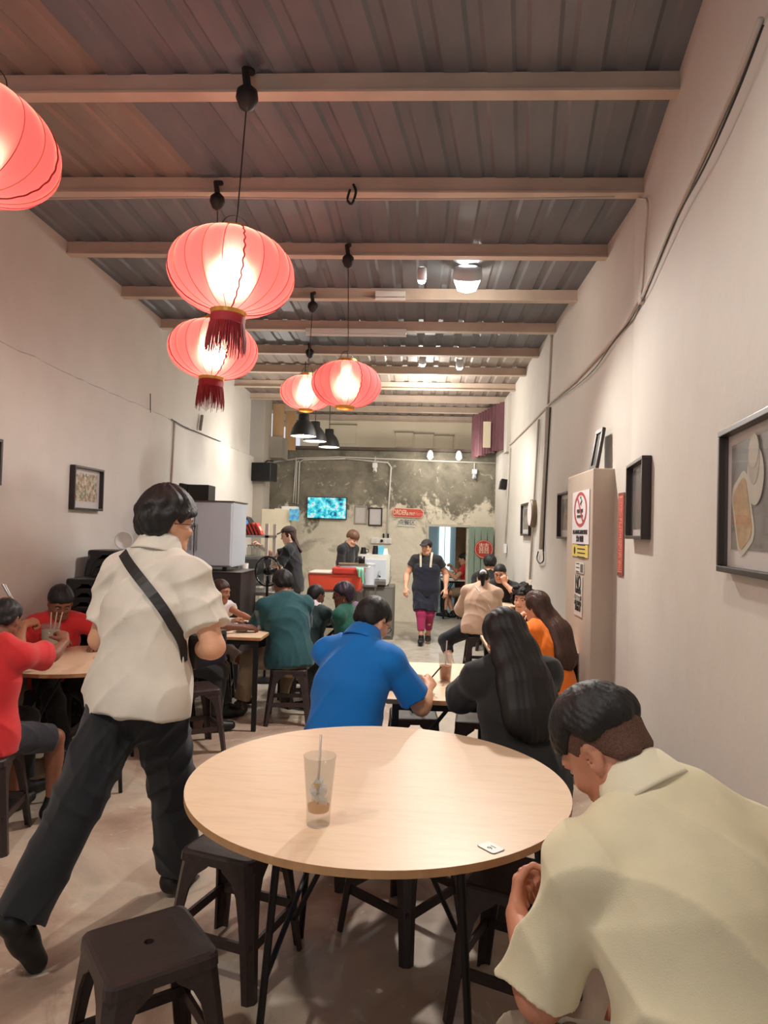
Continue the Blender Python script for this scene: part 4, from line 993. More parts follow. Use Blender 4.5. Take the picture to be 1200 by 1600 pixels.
# counter in front of shelf with things
ct = T('steel_counter', 'steel worktop counter with black oven below, behind the girl', 'counter', -2.0, 7.75)
czt = .92
MB().box((0, 0, czt-.02), (1.15, .5, .04)).build('worktop', M_steel, ct, bevel=.005)
for sx_ in (-1, 1):
    for sy_ in (-1, 1): MB().box((sx_*.53, sy_*.2, (czt-.04)/2), (.04, .04, czt-.04)).build('leg', M_steel, ct)
MB().box((0.02, .0, .16), (1.0, .42, .02)).build('lower_shelf', M_steel, ct)
ov = T('oven', 'black countertop oven below the steel counter', 'oven', -1.78, 7.72, .171)
MB().box((0, 0, .3), (.5, .4, .6)).build('body', M_blackpl, ov, bevel=.01)
od_ = MB().box((-.04, -.205, .32), (.34, .012, .34)).build('door', mat('oven_glass', (20, 20, 22), .1), ov)
MB().tube([(-.2, -.23, .5), (.12, -.23, .5)], .01, 6).build('handle', M_steel, od_)
o = T('paper_cup', 'tall pale plastic cup sleeve standing on the steel counter', 'cup', UZ(369, 925, .92).x+.02, 7.62, .922)
MB().lathe([(0, 0), (.042, 0), (.055, .30), (.05, .30), (.038, .006), (0, .006)], seg=24).build('cup', mat('beige_plastic', (206, 192, 178), .5), o, smooth=True)
o = T('lemon_squeezer', 'bright yellow citrus squeezer on the steel counter', 'utensil', UZ(385, 920, .92).x+.02, 7.62, .922)
MB().lathe([(0, .055), (.012, .05), (.03, .02), (.055, .012), (.06, 0), (0, 0)], seg=20).build('body', mat('yellow_plastic', (246, 190, 40), .4), o, smooth=True)
for k, (dx, dy) in enumerate(((-.22, .12), (.13, .12), (.25, .05))):
    o = T('metal_pot', ['metal pot left of the yellow squeezer', 'metal pot behind the yellow squeezer', 'small metal jug by the standing fan'][k], 'pot', -1.72+dx, 7.72+dy, .922, 0, 'metal pots on the counter')
    MB().lathe([(0, 0), (.05, 0), (.055, .10), (.052, .10), (.048, .005), (0, .005)], seg=20).build('pot', M_steel, o, smooth=True)
    MB().lathe([(0, .125), (.008, .12), (.01, .108), (.055, .102)], seg=20).build('lid', M_steel, o, smooth=True)
    MB().tube([(.054, 0, .03), (.085, 0, .04), (.085, 0, .075), (.054, 0, .085)], .005, 5).build('handle', M_blackpl, o)
# standing fan
q = UY(417, 893, 7.30)
fn = T('standing_fan', 'dark round standing fan behind the teal shirted man', 'fan', q.x, 7.34)
fz = q.z; fr_ = .155
MB().lathe([(0, 0), (.17, 0), (.17, .02), (.03, .04), (0, .04)], seg=28).build('base', M_blackpl, fn, smooth=False)
MB().tube([(0, 0, .03), (0, 0, fz-.05)], .014, 8).build('pole', M_blackm, fn)
FR = RZ(-.35) @ RX(PI/2)
MB().tube([FR @ Vector((fr_*math.cos(a), fr_*math.sin(a), 0))+Vector((0, 0, fz)) for a in np.linspace(0, 2*PI, 36, endpoint=False)], .010, 6, True).build('guard_ring', M_blackpl, fn)
gw = MB()
for k in range(28):
    a = 2*PI*k/28; gw.tube([FR @ Vector((r_*math.cos(a), r_*math.sin(a), z_))+Vector((0, 0, fz)) for r_, z_ in ((.02, .05), (.1, .045), (fr_, 0))], .002, 3)
gw.build('guard_wires', M_blackm, fn)
for k in range(4):
    a = k*PI/2; vs = [FR @ Vector((r_*math.cos(a+da), r_*math.sin(a+da), z_))+Vector((0, 0, fz)) for r_, da, z_ in ((.02, -.3, -.01), (.13, -.25, -.015), (.135, .35, .02), (.02, .4, .015))]
    MB().add(vs+[v_+Vector((0, .003, 0)) for v_ in vs], [(0, 1, 2, 3), (7, 6, 5, 4), (0, 4, 5, 1), (1, 5, 6, 2), (2, 6, 7, 3), (3, 7, 4, 0)]).build('blade', mat('fan_blade', (70, 70, 68), .3, alpha=.8), fn)
MB().lathe([(0, -.02), (.04, -.02), (.045, .08), (0, .1)], c=(0, 0, fz), seg=16, R=RZ(-.35) @ RX(-PI/2)).build('motor', M_blackpl, fn, smooth=True)
# beige tall cabinet at the back
p0, p1 = UY(408, 795, 11.3), UY(453, 795, 11.3)
bc = T('tall_cabinet', 'tall beige steel cabinet in the back left corner', 'cabinet', (p0.x+p1.x)/2, 11.65)
bh = p0.z; bwid = p1.x-p0.x
MB().box((0, 0, bh/2), (bwid, .62, bh)).build('body', mat('beige_steel', (214, 204, 178), .45, var=.03), bc, bevel=.008)
MB().box((bwid/2+.004, -.0, bh*.42), (.008, .58, bh*.8)).build('door', mat('beige_steel2', (196, 186, 162), .45), bc)
MB().box((bwid/2+.004, 0, bh*.92), (.008, .58, bh*.13)).build('upper_door', mat('beige_steel2', (196, 186, 162)), bc)
o = T('router_box', 'white flat box on top of the tall beige cabinet', 'box', UY(452, 792, 11.5).x, 11.6, bh+.001)
MB().box((0, 0, .03), (.26, .2, .055)).build('body', M_white, o, bevel=.006)
MB().box((-.18, 0, .01), (.14, .16, .02)).build('tray', M_paper, o)
q = UY(462, 805, 11.6)
o = tag(MB().box((0, 0, 0), (.16, .012, .19), RZ(.2)).build('blue_poster', mat('poster_blue', (30, 110, 190), .4, rgb2=(120, 210, 230), scale=14), loc=(q.x+.03, 11.30, q.z)), 'small bright blue poster beside the beige cabinet', 'poster')
# orange cooler box on stand with trays
p0, p1, p2 = UY(480, 896, 9.3), UY(564, 899, 9.3), UY(484, 922, 9.3)
oc = T('cooler_box', 'big orange red cooler box below the boy cook', 'cooler', (p0.x+p1.x)/2, 9.6, p2.z)
cw = p1.x-p0.x; chh = p0.z-p2.z
M_or = mat('cooler_orange', (226, 84, 58), .45, var=.05)
MB().prism([(-cw/2+.03, 0), (cw/2-.02, 0), (cw/2, chh), (-cw/2, chh)], -.28, .28, R=RX(PI/2)).build('tub', M_or, oc, bevel=.02)
MB().box((-cw*.22, 0, chh+.012), (cw*.52, .58, .022)).build('pale_lid', mat('pale_lid', (216, 196, 180), .5), oc, bevel=.006)
MB().box((cw*.24, 0, chh+.045), (cw*.56, .60, .09)).build('red_lid', mat('cooler_lid', (204, 66, 54), .45), oc, bevel=.02)
st_ = T('cooler_stand', 'metal stand under the orange cooler box', 'stand', (p0.x+p1.x)/2, 9.6)
MB().box((0, 0, p2.z-.014), (cw, .5, .024)).build('top', M_steel, st_)
for sx_ in (-1, 1):
    for sy_ in (-1, 1): MB().box((sx_*(cw/2-.04), sy_*.2, (p2.z-.026)/2), (.03, .03, p2.z-.026)).build('leg', M_steel, st_)
for k in range(3):
    q = UY(553, 887, 9.3)
    o = T('serving_tray', ['lowest serving tray stacked on the orange cooler', 'middle serving tray stacked on the orange cooler', 'top brown serving tray stacked on the orange cooler'][k], 'tray', q.x-.02*k, 9.5+.01*k, p2.z+chh+.093+.018*k, .05*k, 'serving trays on the cooler')
    MB().prism(roundrect(.42-.02*k, .32, .03), 0, .014).build('tray', [M_grey, M_steel, mat('tray_brown', (124, 104, 76), .4)][k], o, bevel=.003)
q = UY(562, 887, 9.3)
o = T('green_cloth', 'pale green cloth hanging over the orange cooler corner', 'cloth', q.x, 9.29, p2.z+chh+.01)
vs = []; fs = []
for i in range(9):
    for k in range(8):
        t = k/7; vs.append((-.05+.1*i/8+.04*t, -.0-.03*min(1, t*4)+.008*math.sin(i*1.7+k*.5), .09-.25*max(0, t-.15)*(1 if i > 3 else .6)))
for i in range(8):
    for k in range(7): fs.append((i*8+k, (i+1)*8+k, (i+1)*8+k+1, i*8+k+1))
MB().add(vs, fs).build('drape', mat('mint_cloth', (140, 196, 164), .8), o, smooth=True)
# white coffee machine on a stand
p0, p1, p2 = UY(560, 866, 10.4), UY(606, 866, 10.4), UY(560, 908, 10.4)
wm = T('coffee_machine', 'white coffee machine with cups on top by the back wall', 'machine', (p0.x+p1.x)/2, 10.7, .80)
mw = p1.x-p0.x+.06; mh = p0.z-.80
MB().prism([(mw*roundrect(1, 1, .12, 5)[k][0], mh*(.5+roundrect(1, 1, .12, 5)[k][1])) for k in range(24)], -.22, .22, R=RX(PI/2)).build('body', mat('cream_enamel', (214, 212, 198), .35), wm)
MB().box((0, -.23, mh*.52), (mw*.78, .02, mh*.66)).build('front_panel', M_grey, wm, bevel=.01)
MB().box((0, -.30, .05), (mw*.8, .16, .06)).build('drip_tray', M_steel, wm, bevel=.006)
for sx_ in (-.13, .1):
    MB().tube([(sx_, -.24, mh*.45), (sx_, -.32, mh*.42), (sx_, -.34, mh*.30)], .014, 8).build('spout', M_steel, wm)
    MB().tube([(sx_, -.34, mh*.33), (sx_+.02, -.45, mh*.31)], .012, 8).build('filter_handle', M_blackpl, wm)
MB().tube([(mw*.5+.01, -.2, mh*.5), (mw*.5+.03, -.3, mh*.3), (mw*.5, -.32, mh*.05)], .008, 6).build('steam_wand', M_steel, wm)
ws = T('machine_stand', 'dark cabinet under the white coffee machine', 'cabinet', (p0.x+p1.x)/2, 10.7)
MB().box((0, 0, .395), (mw+.15, .6, .79)).build('body', mat('grey_cabinet', (110, 106, 98), .5), ws, bevel=.01)
MB().box((0, -.305, .4), (mw+.1, .015, .7)).build('door', mat('grey_cabinet2', (124, 120, 110), .5), ws)
for k, (px_, m_, lab, h_) in enumerate(((566, M_blackpl, 'left black cup upside down on the coffee machine', .10), (585, M_blackpl, 'taller black cup in the middle of coffee machine top', .13), (594, mat('blue_pack', (96, 176, 200), .5), 'blue packet on the coffee machine', .13), (601, M_white, 'white tub at the right end of coffee machine top', .09))):
    q = UY(px_, 866, 10.4)
    o = T('cup' if k < 2 else ('packet' if k == 2 else 'tub'), lab, 'cup' if k < 2 else ('packet' if k == 2 else 'tub'), q.x, 10.6, .80+mh+.001)
    if k == 2: MB().box((0, 0, h_/2), (.09, .07, h_)).build('pack', m_, o, bevel=.006)
    else: MB().lathe([(0, 0), (.05, 0), (.034, h_), (0, h_)], seg=20).build('cup', m_, o, smooth=False)
    if k < 2: MB().tube([(.045, 0, .02), (.08, 0, .03), (.075, 0, .07), (.036, 0, .075)], .006, 5).build('handle', m_, o)
q = UY(563, 879, 9.3)
o = T('black_mug', 'black mug with pale rim on the serving trays', 'mug', q.x, 9.5, p2.z*0+UY(563, 887, 9.3).z+.004)
zz = oc.location.z+chh+.093+.018*2+.016
o.location.z = zz
MB().lathe([(0, 0), (.045, 0), (.048, .10), (.044, .10), (.04, .006), (0, .006)], seg=24).build('mug', M_blackpl, o, smooth=True)
MB().lathe([(.044, .1), (.049, .1), (.049, .108), (.044, .108), (.044, .1)], seg=24).build('rim', M_paper, o)
MB().tube([(-.046, 0, .03), (-.08, 0, .035), (-.08, 0, .07), (-.046, 0, .078)], .006, 5).build('handle', M_blackpl, o)
q = UY(576, 884, 10.0)
o = T('white_tub', 'round white tub between the mug and coffee machine', 'tub', q.x, 10.15, .83)
MB().lathe([(0, 0), (.08, 0), (.085, .28), (.09, .285), (.09, .31), (0, .32)], seg=28).build('tub', M_grey, o, smooth=False)
o2 = T('tub_stand', 'small steel stand under the round white tub', 'stand', q.x, 10.15)
MB().box((0, 0, .815), (.24, .24, .02)).build('top', M_steel, o2)
for sx_ in (-1, 1):
    for sy_ in (-1, 1): MB().box((sx_*.1, sy_*.1, .4), (.02, .02, .8)).build('leg', M_steel, o2)
# ================================================================== PEOPLE: signed-distance modelling
f32 = np.float32
def nv(v): return np.array(v, dtype=float)
def un(v): v = nv(v); return v/(np.linalg.norm(v)+1e-12)
def cone(a, b, ra, rb, n=None, s=1., k=.02, cuts=None, op='u'):
    a, b = nv(a), nv(b); return dict(t='c', a=a, b=b, ra=ra, rb=rb, n=None if n is None else un(n), s=s, k=k, cuts=cuts or [], op=op, c=(a+b)/2, R=np.linalg.norm(b-a)/2+max(ra, rb))
def ell(c, rad, M=None, k=.02, cuts=None, op='u'):
    c = nv(c); M = np.eye(3) if M is None else M
    return dict(t='e', a=c, rad=nv(rad), M=M, k=k, cuts=cuts or [], op=op, c=c, R=max(rad))
def evals(P, prims, margin=.05):
    d = np.full(len(P), 1.0)
    for p in prims:
        q = P-p['c']; r2 = np.einsum('ij,ij->i', q, q)
        idx = np.nonzero(r2 < (p['R']+margin+p['k'])**2)[0]
        if len(idx) == 0: continue
        X = P[idx]
        if p['t'] == 'c':
            ba = p['b']-p['a']; L = ba@ba+1e-12; pa = X-p['a']; h = np.clip(pa@ba/L, 0, 1); v = pa-h[:, None]*ba
            if p['n'] is not None:
                vn = v@p['n']; v = v+np.outer(vn*(1/p['s']-1), p['n'])
            dd = np.sqrt(np.einsum('ij,ij->i', v, v))-(p['ra']+(p['rb']-p['ra'])*h)
            if p['n'] is not None: dd = dd*(.5+.5*p['s'])
        else:
            q = (X-p['a'])@p['M']; k0 = np.sqrt(((q/p['rad'])**2).sum(1)); k1 = np.sqrt(((q/p['rad']**2)**2).sum(1))+1e-9
            dd = k0*(k0-1)/k1
        for (pt, n_) in p['cuts']: dd = np.maximum(dd, (X-nv(pt))@nv(n_))
        k = p['k']; cur = d[idx]
        if p['op'] == 'u':
            h = np.clip(.5+.5*(cur-dd)/k, 0, 1); d[idx] = cur*(1-h)+dd*h-k*h*(1-h)
        else:
            dd = -dd; h = np.clip(.5-.5*(cur-dd)/k, 0, 1); d[idx] = cur*(1-h)+dd*h+k*h*(1-h)
    return d
def sdfmesh(prims, vox, disp=None, post=None, clip=None):
    un_ = [p for p in prims if p['op'] == 'u']
    lo = np.min([p['c']-p['R'] for p in un_], 0)-vox*3-.02; hi = np.max([p['c']+p['R'] for p in un_], 0)+vox*3+.02
    B = 4; nb = np.ceil((hi-lo)/(vox*B)).astype(int)+1; n = nb*B
    bx = [lo[i]+(np.arange(nb[i])*B+(B-1)/2)*vox for i in range(3)]
    C = np.stack(np.meshgrid(*bx, indexing='ij'), -1).reshape(-1, 3)
    hd = vox*B*.87
    dc = evals(C, prims, margin=hd*1.5+.05)
    if post is not None: dc = post(C, dc)
    act = np.nonzero(np.abs(dc) < hd*1.45+.012)[0]
    D = np.repeat(np.repeat(np.repeat(np.where(dc < 0, -1., 1.).astype(f32).reshape(nb), B, 0), B, 1), B, 2)
    bi = np.stack(np.unravel_index(act, nb), 1)*B
    off = np.stack(np.meshgrid(*[np.arange(B)]*3, indexing='ij'), -1).reshape(-1, 3)
    G = (bi[:, None, :]+off[None]).reshape(-1, 3); P = lo+G*vox
    d = evals(P, prims, margin=.05)
    if disp is not None: d = d+disp(P)
    if post is not None: d = post(P, d)
    D[G[:, 0], G[:, 1], G[:, 2]] = d
    D[0], D[-1], D[:, 0], D[:, -1], D[:, :, 0], D[:, :, -1] = 1, 1, 1, 1, 1, 1
    S = D < 0
    cnt = np.zeros(np.array(S.shape)-1, np.int8)
    for i in (0, 1):
        for j in (0, 1):
            for k in (0, 1): cnt += S[i:S.shape[0]-1+i, j:S.shape[1]-1+j, k:S.shape[2]-1+k]
    cells = np.stack(np.nonzero((cnt > 0) & (cnt < 8)), 1)
    idm = np.full(cnt.shape, -1, np.int32); idm[cells[:, 0], cells[:, 1], cells[:, 2]] = np.arange(len(cells))
    acc = np.zeros((len(cells), 3)); w_ = np.zeros(len(cells))
    cor = [(i, j, k) for i in (0, 1) for j in (0, 1) for k in (0, 1)]
    val = {c: D[cells[:, 0]+c[0], cells[:, 1]+c[1], cells[:, 2]+c[2]].astype(float) for c in cor}
    for c in cor:
        for ax in range(3):
            if c[ax] == 0:
                e = list(c); e[ax] = 1; e = tuple(e); a, b_ = val[c], val[e]; mk = (a < 0) != (b_ < 0)
                t = np.where(mk, a/(a-b_+1e-12), 0); t = np.clip(t, .02, .98); p_ = np.tile(nv(c), (len(cells), 1)); p_[:, ax] += t
                acc += p_*mk[:, None]; w_ += mk
    V = lo+(cells+acc/w_[:, None])*vox
    F_ = []
    for ax in range(3):
        a1, a2 = (ax+1) % 3, (ax+2) % 3
        s0 = [slice(None)]*3; s1 = [slice(None)]*3; s0[ax] = slice(0, -1); s1[ax] = slice(1, None)
        m_ = S[tuple(s0)] != S[tuple(s1)]
        E_ = np.stack(np.nonzero(m_), 1); E_ = E_[(E_[:, a1] > 0) & (E_[:, a2] > 0)]
        ins = S[E_[:, 0], E_[:, 1], E_[:, 2]]
        def g(d1, d2):
            q = E_.copy(); q[:, a1] -= d1; q[:, a2] -= d2; return idm[q[:, 0], q[:, 1], q[:, 2]]
        Q = np.stack([g(1, 1), g(0, 1), g(0, 0), g(1, 0)], 1)
        Q = np.where(ins[:, None], Q, Q[:, ::-1]); F_.append(Q[(Q >= 0).all(1)])
    return V, np.concatenate(F_)
def mesh_np(name, V, Q, m_, parent, org):
    me = bpy.data.meshes.new(name); V = (V-nv(org)).astype(f32)
    me.vertices.add(len(V)); me.vertices.foreach_set('co', V.ravel())
    me.loops.add(Q.size); me.loops.foreach_set('vertex_index', Q.ravel().astype(np.int32))
    me.polygons.add(len(Q)); me.polygons.foreach_set('loop_start', (np.arange(len(Q))*4).astype(np.int32))
    try: me.polygons.foreach_set('loop_total', np.full(len(Q), 4, np.int32))
    except Exception: pass
    me.polygons.foreach_set('use_smooth', np.ones(len(Q), bool))
    me.update(calc_edges=True); me.validate(); me.materials.append(m_)
    return link(name, me, parent)
def folds(seed, amp, freq=22, base_=None):
    r = np.random.RandomState(seed); L_ = []
    for i in range(4):
        a = r.rand()*PI; tilt = (-.9, .9, .35, -.2)[i]+r.randn()*.2
        v = un((math.cos(a), math.sin(a), tilt)); u = un(np.cross(v, (math.sin(a), -math.cos(a), .3))); L_.append((v, u, .7+.6*r.rand(), r.rand(4)*6.28, un(r.randn(3))))
    def f(P):
        o = np.zeros(len(P))
        for v, u, fr, ph, w_ in L_:
            pv = P@v; pu = P@u; g = freq*fr*1.3
            x = pv*g+1.3*np.sin(pu*g*.28+ph[0])+.8*np.sin(P@w_*g*.5+ph[1])
            m_ = np.clip(np.sin(pu*g*.30+ph[2])+np.sin(pv*g*.21+ph[3])*.9+.1, 0, 1)
            o += m_*((1-np.abs(np.sin(x)))**1.6*1.7-.45)
        return -amp*.72*o
    return f
def rotm(ax, a):
    return np.array(Matrix.Rotation(a, 3, Vector(ax)))
def ik(a, t, l1, l2, pole):
    a, t = nv(a), nv(t); v = t-a; L = np.linalg.norm(v); L2 = min(max(L, abs(l1-l2)+.01), (l1+l2)*.998); u = v/L; t = a+u*L2
    x = (l1*l1-l2*l2+L2*L2)/(2*L2); h = math.sqrt(max(0, l1*l1-x*x)); p = nv(pole); p = p-u*(p@u); p = un(p)
    return a+u*x+p*h, t
Zv = nv((0, 0, 1))
def hand_prims(W, d, n, side, k_, curl=.3, spread=.10, fr=1., thumb=.5):
    """side +1 right / -1 left; n = palm normal (out of the palm)"""
    d = un(d); n = un(nv(n)-d*(nv(n)@d)); t = np.cross(d, n)*side; P = []
    s = k_
    kn = []
    for i, (x, L) in enumerate(((.030, .088), (.010, .093), (-.011, .088), (-.030, .080))):
        K = nv(W)+d*L*s+t*x*s-n*.004; kn.append(K)
        P.append(cone(nv(W)+t*x*.45*s, K, .0155*s, .0115*s, k=.012))
    P.append(cone(nv(W)+d*.02*s, nv(W)+d*.065*s, .026*s, .034*s, n=n, s=.45, k=.012))
    lens = ((.040, .024, .020), (.045, .028, .022), (.041, .026, .021), (.032, .020, .018))
    for i, K in enumerate(kn):
        dd = un(d+t*spread*(1.5-i)*.5); a = 0; p = K
        c_ = curl*(1+.10*i)
        for j, (L, bd) in enumerate(zip(lens[i], (70, 85, 55))):
            a += math.radians(bd)*c_; dv_ = dd*math.cos(a)+n*math.sin(a); q = p+dv_*L*s
            r0 = (.0092-.0010*j)*s*fr; r1 = (.0086-.0010*j)*s*fr
            P.append(cone(p, q, r0, r1, k=.004)); p = q
    b0 = nv(W)+d*.022*s+t*.024*s; dirs = [un(d*.62+t*.72+n*.25), un(d*.85+t*.30+n*(.3+.5*thumb)), un(d*.8-t*.1+n*(.35+.8*thumb))]
    p = b0
    for j, L in enumerate((.042, .032, .026)):
        q = p+dirs[j]*L*s; P.append(cone(p, q, (.0145-.003*j)*s*fr, (.0115-.002*j)*s*fr, k=.010 if j == 0 else .005)); p = q
    return P
def head_prims(c, M, k_, face=True, chin=1.):
    """M columns: right, forward, up"""
    T = lambda x, y, z: nv(c)+M@(nv((x, y, z))*k_)
    P = [ell(T(0, -.012, .028), nv((.074, .094, .086))*k_, M, .02), ell(T(0, .022, -.035), nv((.058, .066, .078))*k_, M, .03),
         cone(T(-.02, .058, -.092), T(.02, .058, -.092), .021*k_*chin, .021*k_*chin, k=.025),
         cone(T(-.054, -.005, -.055), T(-.018, .052, -.094), .020*k_, .018*k_, k=.03), cone(T(.054, -.005, -.055), T(.018, .052, -.094), .020*k_, .018*k_, k=.03),
         cone(T(0, .080, .012), T(0, .100, -.022), .008*k_, .0115*k_, k=.014), cone(T(-.012, .088, -.027), T(.012, .088, -.027), .008*k_, .008*k_, k=.008),
         cone(T(-.036, .072, .024), T(.036, .072, .024), .013*k_, .013*k_, k=.02),
         ell(T(-.037, .062, -.026), nv((.022, .022, .02))*k_, M, .02), ell(T(.037, .062, -.026), nv((.022, .022, .02))*k_, M, .02),
         ell(T(-.031, .092, .002), nv((.016, .014, .010))*k_, M, .012, op='s'), ell(T(.031, .092, .002), nv((.016, .014, .010))*k_, M, .012, op='s'),
         cone(T(-.018, .080, -.054), T(.018, .080, -.054), .0085*k_, .0085*k_, k=.008), cone(T(-.014, .079, -.066), T(.014, .079, -.066), .009*k_, .009*k_, k=.008)]
    for s in (-1, 1):
        Me = M@rotm((0, 0, 1), s*-.35)
        P.append(ell(T(s*.078, -.012, -.004), nv((.008, .019, .031))*k_, Me, .006))
        P.append(ell(T(s*.086, -.004, -.002), nv((.006, .010, .017))*k_, Me, .004, op='s'))
        P.append(ell(T(s*.077, -.006, -.028), nv((.007, .010, .010))*k_, Me, .006))
    return P
def hair_short(c, M, k_, t=.016, fringe=.058, nape=-.052, side=.004, seed=1, amp=.004, vol=(1, 1, 1), top=0):
    T = lambda x, y, z: nv(c)+M@(nv((x, y, z))*k_)
    P = [ell(T(0, -.014, .030+top*.5), (nv((.074, .094, .086))+t+nv((0, 0, top)))*nv(vol)*k_, M, .02), cone(T(-.03, -.056, -.035), T(.03, -.056, -.035), (.028+t)*k_, (.028+t)*k_, k=.03)]
    r = np.random.RandomState(seed); dd = [un(r.randn(3)) for _ in range(4)]
    def zline(q):
        zl = np.interp(q[:, 1], [-.12, -.05, -.028, .0, .022, .045, .085, .2], [nape, nape+.004, min(side-.02, nape+.03), side+.02, side+.005, fringe*.6, fringe, fringe+.01])
        return zl+.003*np.sin(q[:, 0]*120+seed)+.002*np.sin(q[:, 0]*230+q[:, 1]*90)
    def post(P_, d):
        q = (P_-nv(c))@M/k_; u = q[:, 2]-zline(q); fr_ = np.clip((q[:, 1]-.02)/.04, 0, 1)
        tt = np.clip(1-u/.035, 0, 1)**2*(1-.8*fr_)
        return np.maximum(d+tt*(t-.001)*k_, -u*k_*.9)
    def disp(P_):
        q = (P_-nv(c))@M/k_; th = np.arctan2(q[:, 0], q[:, 1]+.03); el = q[:, 2]
        return amp*(np.sin(th*11+np.sin(el*40+seed)*1.6)*.45+np.sin(q@dd[0]*60+2*np.sin(q@dd[1]*30))*.45)+.0018*np.sin(th*42+np.sin(el*50)*2)*np.sin(el*130+th*7)
    return P, disp, post
def hair_curly(c, M, k_, t=.03, fringe=.03, seed=1):
    P, di, po = hair_short(c, M, k_, t, fringe, -.06, -.03, seed, .001)
    r = np.random.RandomState(seed); T = lambda v: nv(c)+M@(nv(v)*k_)
    for i in range(110):
        v = un(r.randn(3)); v = v*nv((.074+t, .094+t, .086+t))*(1+.05*r.rand())+nv((0, -.014, .03))
        if v[2] < -.05 or (v[1] > .05 and v[2] < fringe+.01): continue
        P.append(ell(T(v), nv((.017, .017, .014))*k_*(.8+.5*r.rand()), M, .008))
    def post(P_, d):
        q = (P_-nv(c))@M/k_
        fc = (q[:, 1] > .030) & (np.abs(q[:, 0]) < .068) & (q[:, 2] < fringe) & (q[:, 2] > -.16)
        return np.where(fc, np.maximum(d, np.minimum(q[:, 1]-.03, fringe-q[:, 2])*k_), d)
    return P, None, post
def hair_long(c, M, k_, path, w0=.075, w1=.05, seed=1, flat=None, t=.016, fringe=.055):
    P, di, po = hair_short(c, M, k_, t, fringe, -.09, -.05, seed, .002)
    Pl = [nv(p) for p in path]
    for i in range(len(Pl)-1):
        a = w0+(w1-w0)*i/(len(Pl)-1); b_ = w0+(w1-w0)*(i+1)/(len(Pl)-1)
        P.append(cone(Pl[i], Pl[i+1], a*k_, b_*k_, n=flat, s=.5, k=.03))
    ax = un(Pl[-1]-Pl[0]); sd = un(np.cross(ax, flat if flat is not None else M[:, 1]))
    def disp(P_):
        q = P_@sd; z = P_@ax
        return .0012*np.sin(q*230+np.sin(z*11)*2.4)+.0022*np.sin(q*75+np.sin(z*6+1)*2)
    def post(P_, d):
        q = (P_-nv(c))@M/k_
        face = np.where((q[:, 1] > .03) & (np.abs(q[:, 0]) < .066) & (q[:, 2] < fringe+.02) & (q[:, 2] > -.16), 1, 0)
        return np.where(face == 1, np.maximum(d, np.minimum(q[:, 1]-.03, np.minimum(.066-np.abs(q[:, 0]), fringe-q[:, 2]))*k_), d)
    return P, disp, post
SK = {'tan': (214, 160, 128), 'fair': (232, 184, 156), 'mid': (172, 116, 86), 'dark': (104, 64, 48), 'brown': (132, 84, 62), 'ruddy': (190, 128, 100)}
def skin(n): return mat('skin_'+n, SK[n], .5, var=.05, scale=18, sss=.06, bump=.05, bscale=200)
def cloth(name, rgb, **kw): return mat(name, rgb, .85, var=.05, scale=10, bump=.18, bscale=420, sheen=.15, **kw)
M_hairb = mat('black_hair', (20, 16, 16), .55, var=.3, scale=60, bump=.15, bscale=300, spec=.5, stretch=(1, 1, .15))
M_hairbr = mat('brown_hair', (62, 38, 28), .45, var=.3, scale=60, bump=.4, bscale=120, stretch=(1, 1, .35))
M_hairp = mat('purple_black_hair', (36, 24, 38), .45, bump=.3, bscale=120)
M_stub = mat('cropped_hair', (112, 74, 58), .8, bump=.4, bscale=500, rgb2=(70, 50, 42), scale=300)
M_eye = mat('eye_white', (176, 160, 150), .4); M_iris = mat('eye_dark', (30, 20, 16), .2); M_lip = mat('lip_rose', (168, 92, 84), .5)
M_shoe = mat('black_shoe', (24, 22, 22), .5); M_shoeb = mat('brown_shoe', (64, 44, 34), .5)
TT = {}
